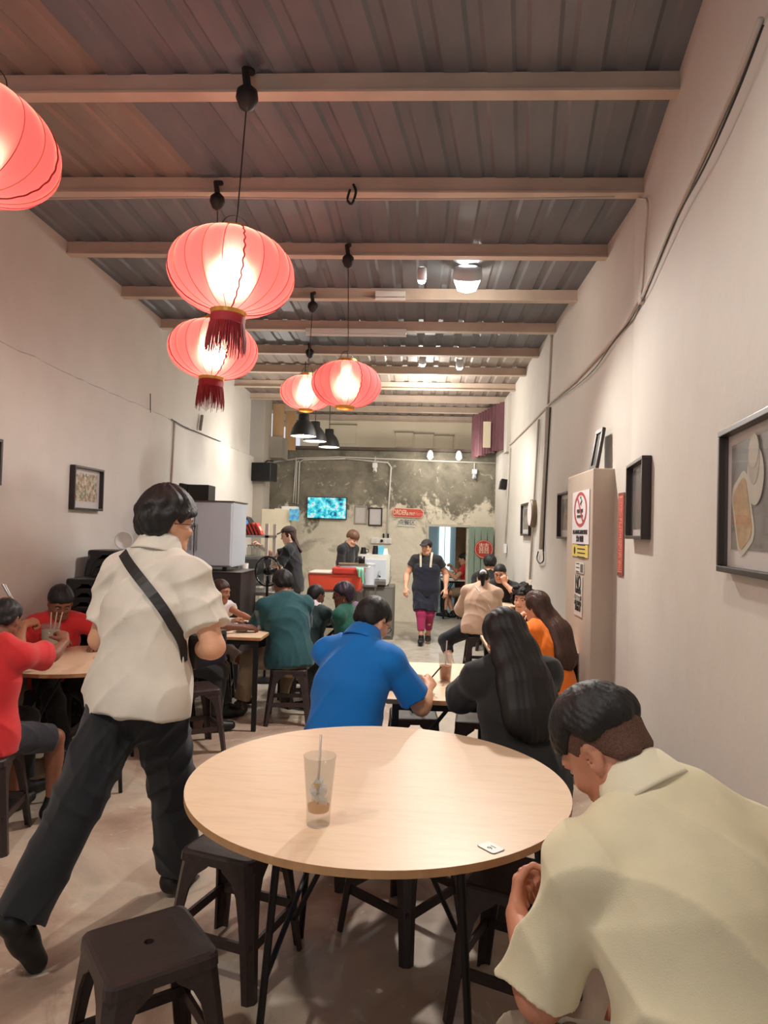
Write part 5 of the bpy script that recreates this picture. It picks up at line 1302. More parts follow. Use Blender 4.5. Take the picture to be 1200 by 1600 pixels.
def person(lab, pel, a, H=1.68, w=1., lean=0, slean=0, neckp=0, hp=0, hy=0, hr=0, twist=0, seated=True, hands=None, feet=None, kp=None, ep=None,
           skn='tan', hair=('short', {}), hairm=None, top=None, bot=None, shoe=None, vox=.008, face=True, curl=(.35, .35), pn=(None, None), hd=(None, None), glasses=False, collar=False, bf=1., extra=None, shrug=0, hoff=(0, 0, 0)):
    k = H/1.70; f = nv((math.cos(a), math.sin(a), 0)); s = nv((math.sin(a), -math.cos(a), 0)); pel = nv(pel)
    def upv(l): u = nv((0, 0, 1))*math.cos(math.radians(l))+f*math.sin(math.radians(l)); return un(u+s*math.tan(math.radians(slean)))
    u0, u1, u2 = upv(lean*.45), upv(lean*.85), upv(lean*1.15)
    waist = pel+u0*.14*k; chest = waist+u1*.18*k; nb = chest+u2*.21*k
    tw = math.radians(twist); s2 = un(s*math.cos(tw)+np.cross(s, u2)*-math.sin(tw)*1.0); s2 = un(s2-u2*(s2@u2)*.8); f2 = un(np.cross(u2, s2))
    if f2@f < 0: f2 = -f2
    n0 = un(f-u1*(f@u1))
    shw = .178*k*(1+(w-1)*.5)
    SH = {i: nb-u2*(.068-shrug)*k+s2*i*shw+f2*.012 for i in (-1, 1)}
    nd = un(upv(lean+neckp)*.137*k+nv(hoff)); hc0 = nb+nd*.085*k; hyr = math.radians(hy)
    hf0 = un(nv((math.cos(a+hyr), math.sin(a+hyr), 0))); hpr = math.radians(hp)
    hf = hf0*math.cos(hpr)-Zv*math.sin(hpr); hrt = un(np.cross(hf, Zv)); hu = np.cross(hrt, hf)
    if hr: R_ = rotm(hf, math.radians(hr)); hrt = R_@hrt; hu = R_@hu
    M = np.stack([hrt, hf, hu], 1); hc = hc0+hu*.052*k+hf*.022*k
    hk = .225*H/1.7/.225*bf
    HIP = {i: pel+s*i*.088*k for i in (-1, 1)}
    lt, ls, lu, lf = .42*k, .40*k, .29*k, .25*k
    KN, AN_ = {}, {}
    for i in (-1, 1):
        if feet and feet[i] is not None: tg = nv(feet[i])
        elif seated: tg = nv((pel[0], pel[1], 0))+f*.40*k+s*i*.13+Zv*.08
        else: tg = nv((pel[0], pel[1], 0))+s*i*.10+Zv*.08
        pole = kp[i] if kp and kp.get(i) is not None else (f+Zv*(1.2 if seated else 0)+s*i*.15)
        KN[i], AN_[i] = ik(HIP[i], tg, lt, ls, pole)
    EL, WR = {}, {}
    for i in (-1, 1):
        if hands and hands[i] is not None: tg = nv(hands[i])
        else: tg = SH[i]-Zv*.47*k+f*.1*k+s*i*.08
        pole = ep[i] if ep and ep.get(i) is not None else (s2*i*.22-Zv-f*.5)
        EL[i], WR[i] = ik(SH[i], tg, lu, lf, pole)
    org = (pel[0], pel[1], 0)
    root = thing('person', lab, 'person', org)
    # body ---------------------------------------------------------
    A = [cone(pel-s*.07*k, pel+s*.07*k, .10*k*w, .10*k*w, n=n0, s=.95, k=.04), cone(pel, waist, .150*k*w, .135*k*w, n=n0, s=.72*bf*w, k=.05),
         cone(waist, chest, .135*k*w, .155*k*w, n=n0, s=.74, k=.05), cone(chest, nb-u2*.10*k, .158*k*w, .115*k*w, n=f2, s=.68, k=.05),
         cone(SH[-1], SH[1], .050*k, .050*k, k=.04), cone(nb+nd*.005*k, SH[-1], .045*k, .05*k, k=.04), cone(nb+nd*.005*k, SH[1], .045*k, .05*k, k=.04)]
    tors = list(A)
    B_ = [cone(nb-u2*.03*k, hc-hu*.03*k-hf*.012*k, .060*k*w**.5, .054*k*w**.5, k=.03)]
    B_ += head_prims(hc, M, hk)
    ARM = []
    for i in (-1, 1):
        ARM += [cone(SH[i], EL[i], .051*k*w, .040*k*w, k=.03), cone(EL[i], WR[i], .041*k*w, .026*k*w**.5, k=.015), cone(EL[i]+(WR[i]-EL[i])*.15, EL[i]+(WR[i]-EL[i])*.45, .043*k*w, .036*k*w, k=.02)]
    LEG = []
    for i in (-1, 1):
        LEG += [cone(HIP[i]+u0*.0, KN[i], .088*k*w, .056*k*w**.5, k=.04), cone(KN[i], AN_[i], .054*k*w**.5, .036*k, k=.02), ell(KN[i]+(AN_[i]-KN[i])*.28-un(np.cross(s, AN_[i]-KN[i]))*0, (.05*k*w, .05*k*w, .10*k), None, .03)]
    FT = []; foot = {}
    for i in (-1, 1):
        sh_ = un(AN_[i]-KN[i]); fd = f-Zv*(f@Zv)
        if feet and feet.get('d%d' % i) is not None: fd = un(feet['d%d' % i])
        heel = AN_[i]-un(fd)*.035*k-Zv*.045*k*(1 if abs(fd[2]) < .5 else .3); toe = AN_[i]+un(fd)*.15*k-Zv*.05*k
        if abs(un(fd)[2]) > .3: toe = AN_[i]+un(fd)*.17*k+ (sh_*.02)
        foot[i] = (heel, toe); FT += [cone(AN_[i], heel, .036*k, .034*k, k=.02), cone(heel, toe, .034*k, .028*k, k=.03)]
    HN = []
    fr = max(1., vox*1.05/.0085)
    for j, i in enumerate((-1, 1)):
        d_ = hd[j] if hd[j] is not None else WR[i]-EL[i]
        n_ = pn[j] if pn[j] is not None else -Zv+un(d_)*.01-s*i*.3
        HN += hand_prims(WR[i], d_, n_, i, k, curl[j], fr=fr)
    V, Q = sdfmesh(A+B_+ARM+LEG+FT+HN, vox)
    body = mesh_np('body', V, Q, skin(skn), root, org)
    tp = top or {}
    inf = tp.get('infl', .016)
    def grow(p, g, **kw): q = dict(p); q['ra'] = p.get('ra', 0)+g; q['rb'] = p.get('rb', 0)+g; q['R'] = p['R']+g; q.update(kw); return q
    # shirt --------------------------------------------------------
    drop = tp.get('drop', .07 if seated else .13)*k
    hemp = pel-u0*drop; flare = tp.get('flare', .012)
    SPR = [grow(p, inf+(flare if n_ < 2 else 0)) for n_, p in enumerate(tors)]
    SPR.append(cone(pel+u0*.03, pel-u0*(drop+.03), .152*w*k+inf+flare*.6, .160*w*k+inf+flare, n=n0, s=.80 if not seated else .86, k=.05))
    for p in SPR: p['cuts'] = [(hemp, -u0)]
    sf = tp.get('sleeve', .62)
    for i in (-1, 1):
        e = SH[i]+(EL[i]-SH[i])*min(1, sf); ax = un(EL[i]-SH[i]); sw_ = tp.get('sw', .02)
        SPR.append(cone(SH[i]-ax*.0, SH[i]+(EL[i]-SH[i])*min(1.02, sf+.06), .047*k*w+inf*.7, .042*k*w+inf+sw_, k=.03, cuts=[(e, ax)] if sf < 1 else []))
        if sf > 1:
            ax2 = un(WR[i]-EL[i]); e2 = EL[i]+(WR[i]-EL[i])*(sf-1)
            SPR.append(cone(EL[i], e2+ax2*.02, .042*k*w+inf+sw_, .034*k*w+inf+sw_*.6, k=.03, cuts=[(e2, ax2)]))
    nr = tp.get('neckr', .068)*k
    SPR.append(cone(nb+nd*.045*k+f2*.012, nb+nd*.20*k+f2*.02, nr, nr*1.4, k=.012, op='s'))
    if tp.get('extra'): SPR += tp['extra'](locals())
    V, Q = sdfmesh(SPR, tp.get('vox', vox), disp=folds(tp.get('seed', 3), tp.get('amp', .0055), tp.get('freq', 24)))
    mesh_np(tp.get('name', 'shirt'), V, Q, tp.get('m', cloth('white_cloth', (220, 216, 208))), root, org)
    if collar:
        # fold-down collar: band + leaf, open at the front
        cc = nb+nd*.060*k+f2*.010; cu = un(nd*.8+u2*.4); cr_ = un(s2-cu*(s2@cu)); cf = np.cross(cu, cr_); cf = cf if cf@f2 > 0 else -cf
        rows = [(nr*.97, .018), (nr*1.0, .024), (nr*1.08, .026), (nr*1.20, .018), (nr*1.56, -.034), (nr*1.60, -.041), (nr*1.52, -.042), (nr*1.16, .008), (nr*1.02, .012), (nr*.98, -.03)]
        vs = []; fs = []; na = 44
        for ii in range(na+1):
            th = math.radians(28)+math.radians(304)*ii/na; th = th+PI/2  # opening at front (cf = angle 90deg)
            fr_ = max(0, math.cos(th-PI/2))
            for r_, z_ in rows:
                vs.append(cc+cr_*math.cos(th)*r_*1.02+cf*math.sin(th)*r_*.98+cu*(z_*k*1.15-.035*fr_*k)-nv(org))
        nr_ = len(rows)
        for ii in range(na):
            for jj in range(nr_): fs.append((ii*nr_+jj, ii*nr_+(jj+1) % nr_, (ii+1)*nr_+(jj+1) % nr_, (ii+1)*nr_+jj))
        fs.append(tuple(range(nr_))); fs.append(tuple(na*nr_+jj for jj in range(nr_))[::-1])
        MB().add([tuple(v) for v in vs], fs).build('collar', tp.get('cm', tp['m']), root, smooth=True)
    # trousers -----------------------------------------------------
    bt = bot or {}
    ln = bt.get('len', 1.9)   # 0..1 thigh, 1..2 shin
    TP = [grow(A[0], .012), grow(A[1], .013, cuts=[(pel+u0*.07*k, u0)])]
    for i in (-1, 1):
        t1 = min(1, ln); e = HIP[i]+(KN[i]-HIP[i])*t1; ax = un(KN[i]-HIP[i]); lw = bt.get('lw', .018)
        TP.append(cone(HIP[i], HIP[i]+(KN[i]-HIP[i])*min(1, t1+.05), .092*k*w+lw*.6, (.092-(.092-.060)*t1)*k*w+lw, k=.04, cuts=[(e, ax)] if ln < 1 else []))
        if ln > 1:
            e2 = KN[i]+(AN_[i]-KN[i])*(ln-1); ax2 = un(AN_[i]-KN[i])
            TP.append(cone(KN[i], e2+ax2*.03, .060*k*w+lw*.9, .046*k+lw*bt.get('cuff', 1.1), k=.03, cuts=[(e2, ax2)]))
    V, Q = sdfmesh(TP, vox, disp=folds(tp.get('seed', 3)+50, bt.get('amp', .005), 26))
    mesh_np(bt.get('name', 'trousers'), V, Q, bt.get('m', cloth('black_cloth', (30, 29, 32))), root, org)
    if bt.get('under'):
        LP = []
        for i in (-1, 1): LP += [cone(KN[i]-un(KN[i]-HIP[i])*.1, KN[i], .072*k*w, .068*k*w, k=.03), cone(KN[i], KN[i]+(AN_[i]-KN[i])*.75, .068*k*w, .056*k, k=.03, cuts=[(KN[i]+(AN_[i]-KN[i])*.7, un(AN_[i]-KN[i]))])]
        V, Q = sdfmesh(LP, vox); mesh_np('leggings', V, Q, bt['under'], root, org)
    # shoes --------------------------------------------------------
    if shoe is not False:
        for i in (-1, 1):
            heel, toe = foot[i]; dn = -Zv if abs(un(toe-heel)[2]) < .45 else un(np.cross(un(toe-heel), s)); dn = dn if dn[2] < 0 or abs(un(toe-heel)[2]) >= .45 else -dn
            cut = [(heel+un(-Zv)*.036*k, -Zv)] if abs(un(toe-heel)[2]) < .45 else []
            V, Q = sdfmesh([cone(heel, heel+(toe-heel)*.5, .044*k, .042*k, k=.03, cuts=cut), cone(heel+(toe-heel)*.4, toe, .043*k, .036*k, k=.03, cuts=cut), cone(AN_[i]+Zv*.02, heel, .045*k, .045*k, k=.02, cuts=cut)], min(vox, .008))
            mesh_np('shoe', V, Q, shoe or M_shoe, root, org)
    # hair ---------------------------------------------------------
    kind, ha = hair; ha = dict(ha)
    hm = hairm or M_hairb; hv = ha.pop('vox', min(vox, .006))
    if kind == 'short': P, di, po = hair_short(hc, M, hk, **ha)
    elif kind == 'curly': P, di, po = hair_curly(hc, M, hk, **ha)
    elif kind == 'long': P, di, po = hair_long(hc, M, hk, ha.pop('path')(locals()), flat=ha.pop('flat', f2), **ha)
    V, Q = sdfmesh(P, hv, disp=di, post=po); mesh_np('hair', V, Q, hm, root, org)
    T = lambda x, y, z: hc+M@(nv((x, y, z))*hk)-nv(org)
    if face:
        for i in (-1, 1):
            ey = MB().lathe([(0, -.0065), (.0065, -.005), (.010, 0), (.0065, .005), (0, .0065)], c=tuple(T(i*.031, .0755, .002)), seg=12).build('eye', M_eye, root, smooth=True)
            MB().lathe([(0, -.0048), (.0035, -.003), (.0048, 0), (.0035, .003), (0, .0048)], c=tuple(T(i*.031, .0835, .001)), seg=10).build('iris', M_iris, ey, smooth=True)
            MB().tube([tuple(T(i*.012, .092, .022)), tuple(T(i*.030, .090, .028)), tuple(T(i*.047, .078, .022))], .0030, 5).build('eyebrow', hm, root)
        MB().tube([tuple(T(-.022, .083, -.060)), tuple(T(-.008, .0895, -.059)), tuple(T(.008, .0895, -.059)), tuple(T(.022, .083, -.060))], .0042, 6).build('lips', M_lip, root, smooth=True)
    if glasses:
        for i in (-1, 1):
            MB().tube([tuple(T(i*(.034)+.021*math.cos(t), .104-.012*abs(i*.034+.021*math.cos(t))/.05, .001+.016*math.sin(t))) for t in np.linspace(0, 2*PI, 20, endpoint=False)], .0016, 5, True).build('glasses_rim', M_blackm, root)
            MB().tube([tuple(T(i*.056, .094, .006)), tuple(T(i*.078, .05, .006)), tuple(T(i*.083, -.01, .002))], .0016, 5).build('temple', M_blackm, root)
        MB().tube([tuple(T(-.013, .106, .004)), tuple(T(.013, .106, .004))], .0016, 5).build('bridge', M_blackm, root)
    info = dict(root=root, org=nv(org), hc=hc, M=M, hk=hk, nb=nb, SH=SH, EL=EL, WR=WR, KN=KN, AN=AN_, pel=pel, f=f, s=s, f2=f2, s2=s2, u0=u0, u1=u1, u2=u2, waist=waist, chest=chest, nd=nd, k=k, foot=foot, tors=tors, w=w, n0=n0)
    return info
def strap(I, pts, wd, th, name, m_):
    """flat ribbon through world points given with outward normals"""
    vs = []; fs = []; P = [nv(p) for p, n in pts]; N = [un(n) for p, n in pts]
    for i in range(len(P)):
        t = un(P[min(i+1, len(P)-1)]-P[max(i-1, 0)]); b_ = un(np.cross(t, N[i]))
        for sx_, sy_ in ((-1, 0), (1, 0), (1, 1), (-1, 1)): vs.append(tuple(P[i]+b_*sx_*wd/2+N[i]*sy_*th-I['org']))
    for i in range(len(P)-1):
        for k_ in range(4): fs.append((i*4+k_, i*4+(k_+1) % 4, (i+1)*4+(k_+1) % 4, (i+1)*4+k_))
    fs += [(0, 1, 2, 3), tuple((len(P)-1)*4+j for j in (3, 2, 1, 0))]
    return MB().add(vs, fs).build(name, m_, I['root'], smooth=False)
def wrap(I, p0, p1, side, n, wd, th, name, m_, prims, off=.004, bow=0, span=None):
    """project a line from p0 to p1 onto the clothed torso surface by marching along direction `side` inwards"""
    p0, p1 = nv(p0), nv(p1); out = []
    for i in range(n+1):
        t = i/n; q = p0+(p1-p0)*t+nv((0, 0, 0)); d0 = un(side if not callable(side) else side(t)); x = q+d0*.5
        for _ in range(60):
            dd = evals(x[None], prims, 1.)[0]
            if dd < off: break
            x = x-d0*max(dd-off*.5, .001)*.9
        e = 1e-3; gr = nv([evals((x+nv(v)*e)[None], prims, 1.)[0]-evals((x-nv(v)*e)[None], prims, 1.)[0] for v in ((1, 0, 0), (0, 1, 0), (0, 0, 1))])
        out.append((x, un(gr)))
    return strap(I, out, wd, th, name, m_)
D2 = math.radians
C_beige = cloth('cream_knit', (214, 206, 192)); C_cream = cloth('cream_polo', (222, 210, 176)); C_blue = cloth('bright_blue_polo', (0, 112, 196))
C_black = cloth('black_tee', (30, 30, 31)); C_teal = cloth('deep_teal_tee', (26, 72, 78)); C_red = cloth('red_tee', (206, 44, 46)); C_org = cloth('orange_tee', (238, 120, 30))
C_pink = cloth('peach_top', (214, 178, 150)); C_navy = cloth('navy_pinafore', (26, 28, 42)); C_den = cloth('dark_trousers', (24, 25, 29)); C_kh = cloth('khaki_trousers', (150, 128, 102))
C_jean = cloth('pale_jeans', (150, 172, 200)); C_green = cloth('green_tee', (20, 84, 70)); C_wht = cloth('white_frill', (232, 220, 216)); C_mau = cloth('mauve_cloth', (150, 122, 150)); C_mag = cloth('magenta_leggings', (168, 44, 92)); C_grn2 = cloth('dark_green_top', (40, 60, 58))

# --- 1 standing man walking away, left foreground
I = person('man walking away in cream polo with black cross-body strap', (-1.13, 2.83, .93), D2(68), H=1.80, w=1.05, lean=7, slean=0, neckp=14, hp=6, hy=-24, twist=0, seated=False,
    feet={-1: (-1.385, 2.40, .17), 1: (-1.03, 3.08, .09), 'd-1': (.25, .45, -.9), 'd1': (.3, 1, 0)}, kp={-1: nv((.4, .8, .2)), 1: nv((.4, 1, 0))},
    hands={-1: (-1.20, 3.16, 1.14), 1: (-.95, 2.99, 1.08)}, ep={-1: nv((-.5, -.3, -1)), 1: nv((.62, -.5, -.85))},
    skn='tan', hair=('short', dict(t=.030, fringe=.045, nape=-.070, side=.0, seed=4, amp=.008, vol=(1.04, 1.0, 1.0), top=.012)), glasses=True, collar=True,
    top=dict(m=C_beige, sleeve=.72, sw=.022, infl=.022, flare=.020, drop=.055, seed=12, amp=.011, freq=16), bot=dict(m=C_den, lw=.03, cuff=1.5, len=1.97, amp=.008), vox=.0065, curl=(.5, .5))
pr_ = [dict(p, ra=p['ra']+.034, rb=p['rb']+.034, R=p['R']+.04) for p in I['tors']]
back = -I['f2']
wrap(I, I['nb']-I['s2']*.095-I['u2']*.06, I['pel']+I['s']*.17+I['f']*.02+I['u0']*.14, lambda t: back*(1-.85*t)+I['u2']*max(0, .7*(1-t*1.6))+I['s']*(1.3*t), 26, .042, .004, 'cross_body_strap', M_cable, pr_, off=.006)
a_ = I['pel']+I['s']*.13+I['f']*.22+I['u0']*.16
bg = MB().box(tuple(a_-I['org']), (.10, .22, .15), RZ(D2(68)-PI/2)); bg.build('sling_bag', M_cable, I['root'], bevel=.02)
# --- 2 man in cream polo, right foreground
I = person('man in cream polo bent over his phone at right foreground', (.60, 1.36, .56), D2(104), H=1.72, w=1.14, lean=24, shrug=-.035, slean=-3, neckp=10, hp=44, hy=34, hoff=(-.075, .03, -.01), bf=1.05, seated=True,
    feet={-1: (.08, 1.70, .09), 1: (.48, 1.85, .09)}, kp={-1: nv((-.9, .3, 1)), 1: nv((.1, .8, 1))}, hands={-1: (.262, 1.72, .70), 1: (.38, 1.75, .70)}, ep={-1: nv((-.25, -.4, -1)), 1: nv((.4, -.2, -1))},
    skn='ruddy', hair=('short', dict(t=.020, fringe=.052, nape=.014, side=.040, seed=9, amp=.003, top=.008, vox=.0045)), face=True, collar=True,
    top=dict(m=C_cream, sleeve=.95, sw=.012, infl=.022, flare=.012, drop=.10, seed=6, amp=.014, freq=13, cm=cloth('cream_collar', (224, 214, 186)), vox=.006), bot=dict(m=cloth('olive_shorts', (134, 120, 100)), len=.85, lw=.03, name='shorts'),
    vox=.0052, curl=(.62, .62), pn=(nv((.8, .3, .3)), nv((-.8, .3, .3))), hd=(nv((.25, .9, .25)), nv((-.6, .6, .25))))
PV, PQ, = sdfmesh(*[hair_short(I['hc'], I['M'], I['hk'], .0035, .058, -.062, .008, 9, .0)[0]], .005, post=hair_short(I['hc'], I['M'], I['hk'], .0035, .058, -.045, .004, 9, .0)[2]); mesh_np('cropped_sides', PV, PQ, M_stub, I['root'], I['org'])
ph_ = thing('smartphone', 'dark smartphone held by the man in cream polo', 'phone', tuple(nv((.335, 1.83, .67))), D2(132-90)); ph_.rotation_euler = (D2(50), 0, D2(132-90))
MB().prism(roundrect(.074, .155, .01), -.004, .004).build('case', M_blackpl, ph_, bevel=.001)
MB().prism(roundrect(.068, .148, .008), .0041, .0047).build('screen', mat('phone_screen', (20, 22, 26), .08), ph_)
# --- 3 man in blue polo
I = person('man in bright blue polo writing at the middle table', (-.345, 3.38, .545), D2(62), H=1.70, w=1.10, lean=18, slean=0, neckp=22, hp=32, hy=-14, seated=True,
    feet={-1: (-.35, 3.95, .09), 1: (-.05, 3.80, .09)}, hands={-1: (-.12, 3.85, .785), 1: (.075, 3.72, .80)}, ep={-1: nv((-.5, -.3, -1)), 1: nv((.45, -.5, -1))},
    skn='tan', hair=('short', dict(t=.014, fringe=.055, nape=-.045, side=.005, seed=3, amp=.002)), glasses=True, collar=True,
    top=dict(m=C_blue, sleeve=.78, sw=.018, infl=.018, flare=.014, drop=.13, seed=8, amp=.008, freq=18), bot=dict(m=C_jean, len=1.9), vox=.0065, curl=(.4, .75), pn=(-Zv, nv((-.6, .2, -.6))))
pen = thing('pen', 'black pen in the right hand of the blue polo man', 'pen', tuple(I['WR'][1]+nv((.03, .085, .045)))); pen.rotation_euler = (.5, .6, 0)
MB().tube([(0, 0, -.06), (0, 0, .07)], .004, 8).build('barrel', M_blackpl, pen); MB().tube([(0, 0, -.075), (0, 0, -.06)], .001, 6, r2=.004).build('tip', M_steel, pen)
# --- 4 woman black hair
I = person('woman in black tee with long black hair, back to us', (.50, 3.14, .545), D2(108), H=1.62, w=1.06, lean=14, slean=-3, neckp=14, hp=28, hy=6, seated=True,
    hands={-1: (.26, 3.62, .79), 1: (.48, 3.66, .79)}, ep={-1: nv((-.9, -.3, -1)), 1: nv((.4, 0, -1))},
    skn='tan', hair=('long', dict(path=lambda L: [L['hc']-L['hu']*.0-L['hf']*.05, L['nb']-L['f2']*.055+L['u2']*.02, L['chest']+L['u2']*.09*L['k']-L['f2']*.105, L['chest']-L['f2']*.125-L['u1']*.02], w0=.104, w1=.150, seed=2, t=.022)),
    top=dict(m=C_black, sleeve=.86, sw=.022, infl=.022, flare=.012, drop=.12, seed=15, amp=.008, neckr=.075), bot=dict(m=C_den), vox=.0075, curl=(.3, .3))
# --- 5 woman orange
I = person('woman in orange tee with long brown hair by right wall', (.98, 4.95, .535), D2(132), H=1.52, w=.98, lean=16, slean=0, neckp=8, hp=10, hy=6, seated=True,
    hands={-1: (.72, 5.30, .79), 1: (.92, 5.45, .79)}, skn='tan', hair=('long', dict(path=lambda L: [L['hc']-L['hf']*.04, L['nb']-L['f2']*.05+L['s2']*.03, L['chest']+L['u2']*.1*L['k']-L['f2']*.10+L['s2']*.05, L['chest']-L['f2']*.12-L['u1']*.06+L['s2']*.02], w0=.098, w1=.125, seed=7, t=.016)), hairm=M_hairbr,
    top=dict(m=C_org, sleeve=.8, sw=.03, infl=.02, seed=21, amp=.006), bot=dict(m=C_den), vox=.008)
# --- 6 curly
I = person('smiling curly haired diner facing us by the right wall', (.98, 5.98, .53), D2(-112), H=1.50, w=1.05, lean=20, slean=3, neckp=8, hp=4, hy=-8, seated=True, feet={-1: (1.0, 5.62, .09), 1: (.88, 5.65, .09)},
    hands={-1: (.86, 5.66, .90), 1: (.76, 5.70, .93)}, skn='fair', hair=('curly', dict(t=.028, fringe=.052, seed=5)), top=dict(m=C_black, sleeve=.8), bot=dict(m=C_den), vox=.008, curl=(.8, .8), pn=(nv((.6, 0, .3)), nv((-.6, 0, .3))), hd=(nv((-.3, -.2, 1)), nv((.2, -.2, 1))))
# --- 7 woman ponytail
I = person('woman in beige top with white hair tie and thin strap', (.72, 8.02, .545), D2(82), H=1.52, w=1.12, lean=20, slean=3, neckp=12, hp=26, hy=0, seated=True,
    feet={-1: (.42, 7.95, .10), 1: (.95, 8.35, .09), 'd-1': (-1, -.3, -.15), 'd1': (0, 1, 0)}, kp={-1: nv((-.3, 1, 1.2)), 1: nv((.2, 1, 1))}, hands={-1: (.60, 8.52, .79), 1: (.88, 8.52, .79)}, skn='fair',
    hair=('short', dict(t=.010, fringe=.055, nape=-.05, side=.0, seed=6, amp=.002)), top=dict(m=C_pink, sleeve=1.15, sw=.035, infl=.024, seed=31, amp=.004), bot=dict(m=C_den, len=1.45), shoe=mat('pale_sandal', (206, 170, 160), .6), vox=.008)
hc, M_, hk, o_ = I['hc'], I['M'], I['hk'], I['org']
T_ = lambda x, y, z: hc+M_@(nv((x, y, z))*hk)
V, Q = sdfmesh([cone(T_(0, -.11, .03), T_(0, -.145, -.02), .026, .034, k=.02), cone(T_(0, -.145, -.02), T_(0, -.13, -.14), .034, .018, k=.03)], .007); mesh_np('ponytail', V, Q, M_hairb, I['root'], I['org'])
V, Q = sdfmesh([cone(T_(-.022, -.112, .035), T_(.022, -.112, .035), .022, .022, k=.01), ell(T_(0, -.12, .045), (.028, .02, .028), M_, .01)], .006); mesh_np('hair_tie', V, Q, mat('white_scrunchie', (238, 232, 226), .8), I['root'], I['org'])
pr_ = [dict(p, ra=p['ra']+.026, rb=p['rb']+.026, R=p['R']+.03) for p in I['tors']]
wrap(I, I['nb']-I['s2']*.075-I['u2']*.02, I['pel']+I['s']*.16+I['u0']*.05, lambda t: -I['f2']+I['s']*.4*t, 16, .012, .004, 'thin_strap', M_matb, pr_, off=.005)
# --- 8 man eating
I = person('man in black tee with glasses covering his mouth', (1.10, 9.10, .53), D2(-104), H=1.58, w=1.12, lean=16, neckp=10, hp=16, hy=-4, seated=True,
    feet={-1: (1.12, 8.75, .09), 1: (.92, 8.75, .09)}, hands={-1: (1.10, 8.80, 1.00), 1: (.90, 8.70, .79)}, ep={-1: nv((.7, -.8, -.8)), 1: nv((-.8, 0, -.6))}, skn='tan', glasses=True,
    hair=('short', dict(t=.012, fringe=.06, seed=8, amp=.003)), top=dict(m=C_black, sleeve=.8), bot=dict(m=C_den), vox=.0085, curl=(.7, .4), pn=(nv((-.2, .9, .1)), None), hd=(nv((-.2, .1, 1)), None))
# --- 9 black-haired diner behind
I = person('black haired diner behind the man covering his mouth', (1.02, 9.85, .545), D2(85), H=1.68, w=1.0, lean=4, neckp=4, hp=10, hy=0, seated=True, skn='tan', hair=('short', dict(t=.022, fringe=.05, seed=10, amp=.003)), top=dict(m=C_black), bot=dict(m=C_den), vox=.009)
# --- 10 person in doorway
p_ = UY(712, 905, 13.4)
I = person('seated person in the doorway holding something red', (p_.x+.22, 13.35, .50), D2(168), H=1.6, w=1.0, lean=6, hp=14, seated=True, hands={-1: (p_.x-.20, 13.05, .93), 1: (p_.x-.10, 13.2, .98)}, skn='tan',
    feet={-1: (p_.x-.20, 13.15, .12), 1: (p_.x-.05, 13.3, .09)}, hair=('short', dict(t=.016, seed=11)), top=dict(m=C_red, sleeve=.4), bot=dict(m=C_kh, len=.75, name='shorts'), vox=.009, curl=(.8, .8))
o = thing('red_packet', 'small red thing held by the person in the doorway', 'packet', tuple(I['WR'][-1]+nv((-.08, 0, .03)))); MB().prism(roundrect(.09, .05, .01), -.02, .02).build('pack', M_redp, o, bevel=.004)
st2 = stool(p_.x+.22, 13.35, 0, 'brown stool in the doorway under the seated person')
# --- 11 server walking towards us
I = person('server in navy pinafore and cap walking towards us', (.135, 10.22, .80), D2(-96), H=1.53, w=1.16, lean=2, neckp=2, hp=6, hy=-14, seated=False,
    feet={-1: (.18, 10.28, .10), 1: (.08, 10.02, .09), 'd-1': (0, -1, -.2), 'd1': (-.1, -1, 0)}, kp={-1: nv((0, -1, 0)), 1: nv((0, -1, 0))}, hands={-1: (.42, 10.14, .80), 1: (-.16, 10.08, .80)}, skn='tan',
    ep={-1: nv((.6, 1, 0)), 1: nv((-.6, 1, 0))}, hair=('short', dict(t=.012, fringe=.05, nape=-.07, side=-.03, seed=12)),
    top=dict(m=C_black, sleeve=.45, infl=.012), bot=dict(m=C_navy, len=.90, lw=.045, amp=.006, name='pinafore_skirt', under=C_mag), shoe=M_shoe, vox=.0075)
V, Q = sdfmesh([dict(p, ra=p['ra']+.036, rb=p['rb']+.036, R=p['R']+.04, cuts=[(I['nb']-I['u2']*.13, I['u2'])]) for p in I['tors'][:4]], .0085, disp=folds(4, .003, 22)); mesh_np('pinafore_bib', V, Q, C_navy, I['root'], I['org'])
C_str = mat('beige_strap', (196, 184, 160), .8)
pr_ = [dict(p, ra=p['ra']+.036, rb=p['rb']+.036, R=p['R']+.04) for p in I['tors']]
for sd in (-1, 1): wrap(I, I['nb']+I['s2']*sd*.085+I['u2']*.0, I['chest']+I['s2']*sd*.07+I['u2']*.03, lambda t: I['f2']+I['u2']*(.9-.9*t), 8, .03, .004, 'shoulder_strap', C_str, pr_, off=.003)
def cap(I, m_, peak=1):
    hc, M_, hk, o_ = I['hc'], I['M'], I['hk'], I['org']; T_ = lambda x, y, z: hc+M_@(nv((x, y, z))*hk)
    cutp = [(T_(0, 0, .052), M_@un((0, .15, -1)))]
    V, Q = sdfmesh([ell(T_(0, -.012, .040), nv((.092, .112, .094))*hk, M_, .01, cuts=cutp), ell(T_(0, .125, .056), nv((.070, .075, .009))*hk, M_@rotm((1, 0, 0), -.18), .012)], .006)
    mesh_np('cap', V, Q, m_, I['root'], I['org'])
cap(I, mat('dark_cap', (44, 38, 38), .8))
o = thing('order_slip', 'small white slip in the server hand at left', 'paper', tuple(I['WR'][1]+nv((.02, -.02, -.11)))); o.rotation_euler = (.4, .9, .3)
MB().box((0, 0, 0), (.07, .05, .003)).build('slip', M_paper, o)
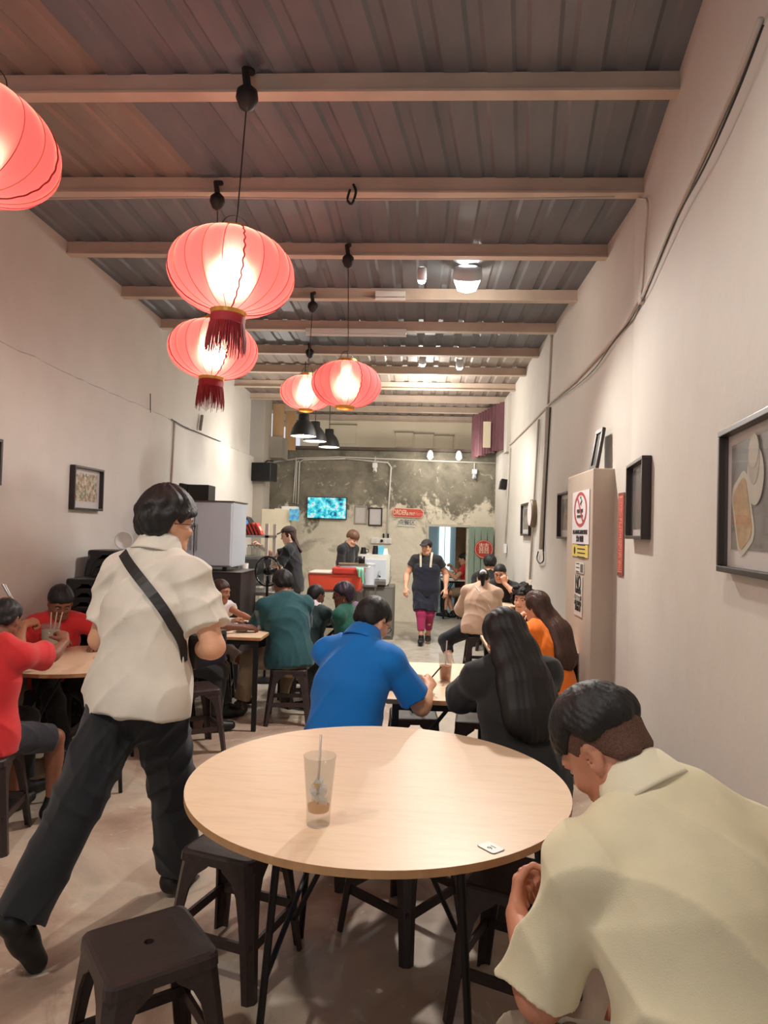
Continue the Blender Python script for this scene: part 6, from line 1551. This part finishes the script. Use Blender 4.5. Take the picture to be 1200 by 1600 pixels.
# --- 12 cook with cap
q = UY(455, 870, 9.0)
I = person('cook in black with cap and long hair stirring at left', (-1.62, 9.02, .90), D2(178), H=1.62, w=1.0, lean=4, neckp=6, hp=14, hy=14, seated=False, hands={-1: (-2.02, 8.86, 1.12), 1: (-2.08, 9.05, 1.38)}, ep={-1: nv((.3, -.4, -1)), 1: nv((.2, .6, -1))}, skn='fair',
    hair=('long', dict(path=lambda L: [L['hc']-L['hf']*.05, L['nb']-L['f2']*.06+L['u2']*.03, L['chest']+L['u2']*.12-L['f2']*.12], w0=.06, w1=.03, seed=3, t=.010)), hairm=M_hairbr, top=dict(m=C_black, sleeve=.75, drop=.10), bot=dict(m=C_black), vox=.008, curl=(.6, .7))
cap(I, mat('brown_cap', (58, 46, 42), .8))
o = thing('white_ladle', 'short white stick held up by the cook in cap', 'utensil', tuple(I['WR'][1]+nv((-.06, -.02, -.01)))); MB().tube([(0, 0, .03), (0, .0, -.14)], .009, 8).build('stick', M_white, o); MB().lathe([(0, -.16), (.02, -.14), (.009, -.135)], seg=12).build('end', M_white, o)
o = thing('mixing_jug', 'small steel jug in the lower hand of the cook', 'jug', tuple(I['WR'][-1]+nv((-.12, 0, -.03)))); MB().lathe([(0, -.04), (.035, -.04), (.04, .04), (.036, .04), (.03, -.035), (0, -.035)], seg=18).build('body', M_steel, o, smooth=True); MB().tube([(.038, 0, .02), (.065, 0, .01), (.036, 0, -.02)], .004, 5).build('handle', M_steel, o)
# --- 13 boyish barista behind orange cooler
I = person('brown haired barista in black looking down behind the cooler', (-1.10, 10.35, .90), D2(-30), H=1.62, w=.92, lean=10, neckp=16, hp=36, hy=-8, seated=False, hands={-1: (-.80, 10.33, 1.06), 1: (-.90, 10.16, 1.06)}, skn='fair', hair=('short', dict(t=.018, fringe=.03, nape=-.035, side=.0, seed=14, amp=.003)), hairm=mat('light_brown_hair', (94, 62, 42), .5, var=.2, scale=60, bump=.3), top=dict(m=C_black, sleeve=.85), bot=dict(m=C_black), vox=.0085)
pr_ = [dict(p, ra=p['ra']+.02, rb=p['rb']+.02, R=p['R']+.03) for p in I['tors']]
# --- 14 teal man
I = person('man in teal tee and khaki trousers seated, back to us', (-1.06, 5.86, .535), D2(118), H=1.62, w=1.12, lean=17, slean=-2, neckp=10, hp=20, hy=4, seated=True, feet={-1: (-1.50, 6.02, .09), 1: (-1.15, 6.30, .09)}, hands={-1: (-1.32, 6.10, .80), 1: (-1.22, 6.25, .80)}, ep={-1: nv((-.5, -.3, -1)), 1: nv((.5, .2, -1))}, skn='brown',
    hair=('short', dict(t=.020, fringe=.05, nape=-.05, side=-.005, seed=16, amp=.004)), top=dict(m=C_teal, sleeve=.85, infl=.02, seed=41), bot=dict(m=C_kh, len=1.93, lw=.022), shoe=M_shoeb, vox=.0075)
# --- 15 child / 16 purple hair
I = person('child with cropped hair and white collar behind teal man', (-.98, 6.42, .50), D2(70), H=1.28, w=.95, lean=8, hp=18, hy=-20, seated=True, skn='dark', hair=('short', dict(t=.008, fringe=.06, nape=-.04, side=.01, seed=17, amp=.001)), top=dict(m=C_grn2, cm=C_wht), collar=True, bot=dict(m=C_den), vox=.0085, bf=1.18, hands={-1: (-1.0, 6.78, .74), 1: (-.85, 6.80, .74)})
I = person('purple haired diner with earrings facing left behind blue polo', (-.60, 6.25, .50), D2(165), H=1.36, w=1.0, lean=6, hp=4, hy=25, seated=True, skn='dark', hair=('short', dict(t=.022, fringe=.05, nape=-.075, side=-.012, seed=18, amp=.003, top=.004)), hairm=M_hairp, top=dict(m=C_green), bot=dict(m=C_den), glasses=True, vox=.0085, bf=1.12, hands={-1: (-.80, 6.50, .8), 1: (-.72, 6.72, .74)})
MB().tube([tuple(I['hc']+I['M']@(nv((-.086, .0, -.045+.012*0))*I['hk'])-I['org']+nv((0, .010*math.cos(t), .012*math.sin(t)))) for t in np.linspace(0, 2*PI, 12, endpoint=False)], .002, 5, True).build('earring', M_gold, I['root'])
V, Q = sdfmesh([cone(I['SH'][1]+nv((.03, .06, -.12)), I['SH'][1]+nv((.05, .07, .03)), .10, .06, n=(0, 1, 0), s=.6, k=.03)], .01, disp=folds(9, .006, 30)); mesh_np('mauve_shawl', V, Q, C_mau, I['root'], I['org'])
# --- 17 little girl, 18 green shirt diner
I = person('little girl in white frilly top beside the kitchen counter', (-1.88, 6.38, .52), D2(-30), H=1.30, w=.88, lean=8, hp=10, hy=16, seated=True, skn='mid', hair=('short', dict(t=.010, fringe=.06, nape=-.07, side=-.01, seed=19, amp=.002)), hairm=M_hairbr, top=dict(m=C_wht, sleeve=.3, amp=.008, freq=40), bot=dict(m=C_wht, len=.8, name='shorts'), vox=.0075, bf=1.18, hands={-1: (-1.46, 6.20, .79), 1: (-1.62, 6.05, .79)})
I = person('black haired diner in green tee reaching across the kitchen table', (-1.98, 5.56, .545), D2(22), H=1.60, w=1.02, lean=14, neckp=8, hp=10, hy=10, seated=True, feet={-1: (-1.60, 5.85, .09), 1: (-1.58, 5.45, .09)}, hands={-1: (-1.55, 5.95, .79), 1: (-1.42, 5.66, .80)}, skn='dark', hair=('short', dict(t=.030, fringe=.045, nape=-.085, side=-.03, seed=20, amp=.005)), top=dict(m=C_green, sleeve=.75), bot=dict(m=C_black), vox=.0075)
# --- 19..21 left table family
I = person('boy in red tee facing us behind the left table', (-2.55, 4.84, .52), D2(-58), H=1.48, w=.92, lean=14, neckp=14, hp=28, hy=6, seated=True, feet={-1: (-2.2, 4.75, .09), 1: (-2.35, 4.6, .09)}, hands={-1: (-2.17, 4.72, .78), 1: (-2.44, 4.55, .79)}, ep={-1: nv((.8, .3, -.5)), 1: nv((-.8, -.2, -.6))}, skn='brown', hair=('short', dict(t=.014, fringe=.045, nape=-.05, seed=22, amp=.003)), top=dict(m=C_red, sleeve=.72, seed=51), bot=dict(m=C_den), vox=.007, bf=1.1)
I = person('child in red tee at left edge with arm on the table', (-2.17, 3.44, .53), D2(78), H=1.50, w=1.0, lean=8, slean=0, neckp=14, hp=18, hy=8, seated=True, hands={-1: (-2.22, 3.90, .84), 1: (-2.02, 3.93, .93)}, ep={-1: nv((-.5, -.2, -1)), 1: nv((.8, .1, -1))}, skn='brown', hair=('short', dict(t=.012, fringe=.055, nape=-.045, seed=23, amp=.003)), top=dict(m=C_red, sleeve=.70, sw=.03, seed=52), bot=dict(m=cloth('navy_shorts', (28, 30, 40)), len=.9, name='shorts'), shoe=M_shoe, vox=.007, curl=(.5, .8), hd=(None, nv((-.5, .5, .5))))
I = person('diner mostly outside the left edge holding chopsticks', (-2.56, 3.72, .545), D2(66), H=1.60, w=.95, lean=6, neckp=6, hp=14, seated=True, hands={-1: (-2.52, 4.08, 1.07), 1: (-2.36, 4.08, 1.00)}, ep={-1: nv((-.6, -.3, -1)), 1: nv((.5, 0, -1))}, skn='mid', hair=('short', dict(t=.016, seed=24)), top=dict(m=C_black, sleeve=.7), bot=dict(m=C_den), vox=.008, curl=(.7, .7), hd=(None, nv((.3, .6, .1))))
o = thing('chopsticks', 'pale utensil held upright at the far left edge', 'utensil', tuple(I['WR'][-1]+nv((.05, .06, .06)))); o.rotation_euler = (.2, -.45, 0)
MB().tube([(0, 0, -.08), (0, 0, .12)], .006, 6).build('stick', M_steel, o); MB().tube([(.008, 0, -.08), (.012, 0, .11)], .004, 6).build('stick', M_steel, o)
# unused prototype bookkeeping: none
for o in bpy.data.objects:
    if o.type == 'MESH' and o.data and len(o.data.polygons) == 0: print('EMPTY', o.name)
print('tris', sum(len(o.data.polygons)*2 for o in bpy.data.objects if o.type == 'MESH'), 'objs', len(bpy.data.objects))
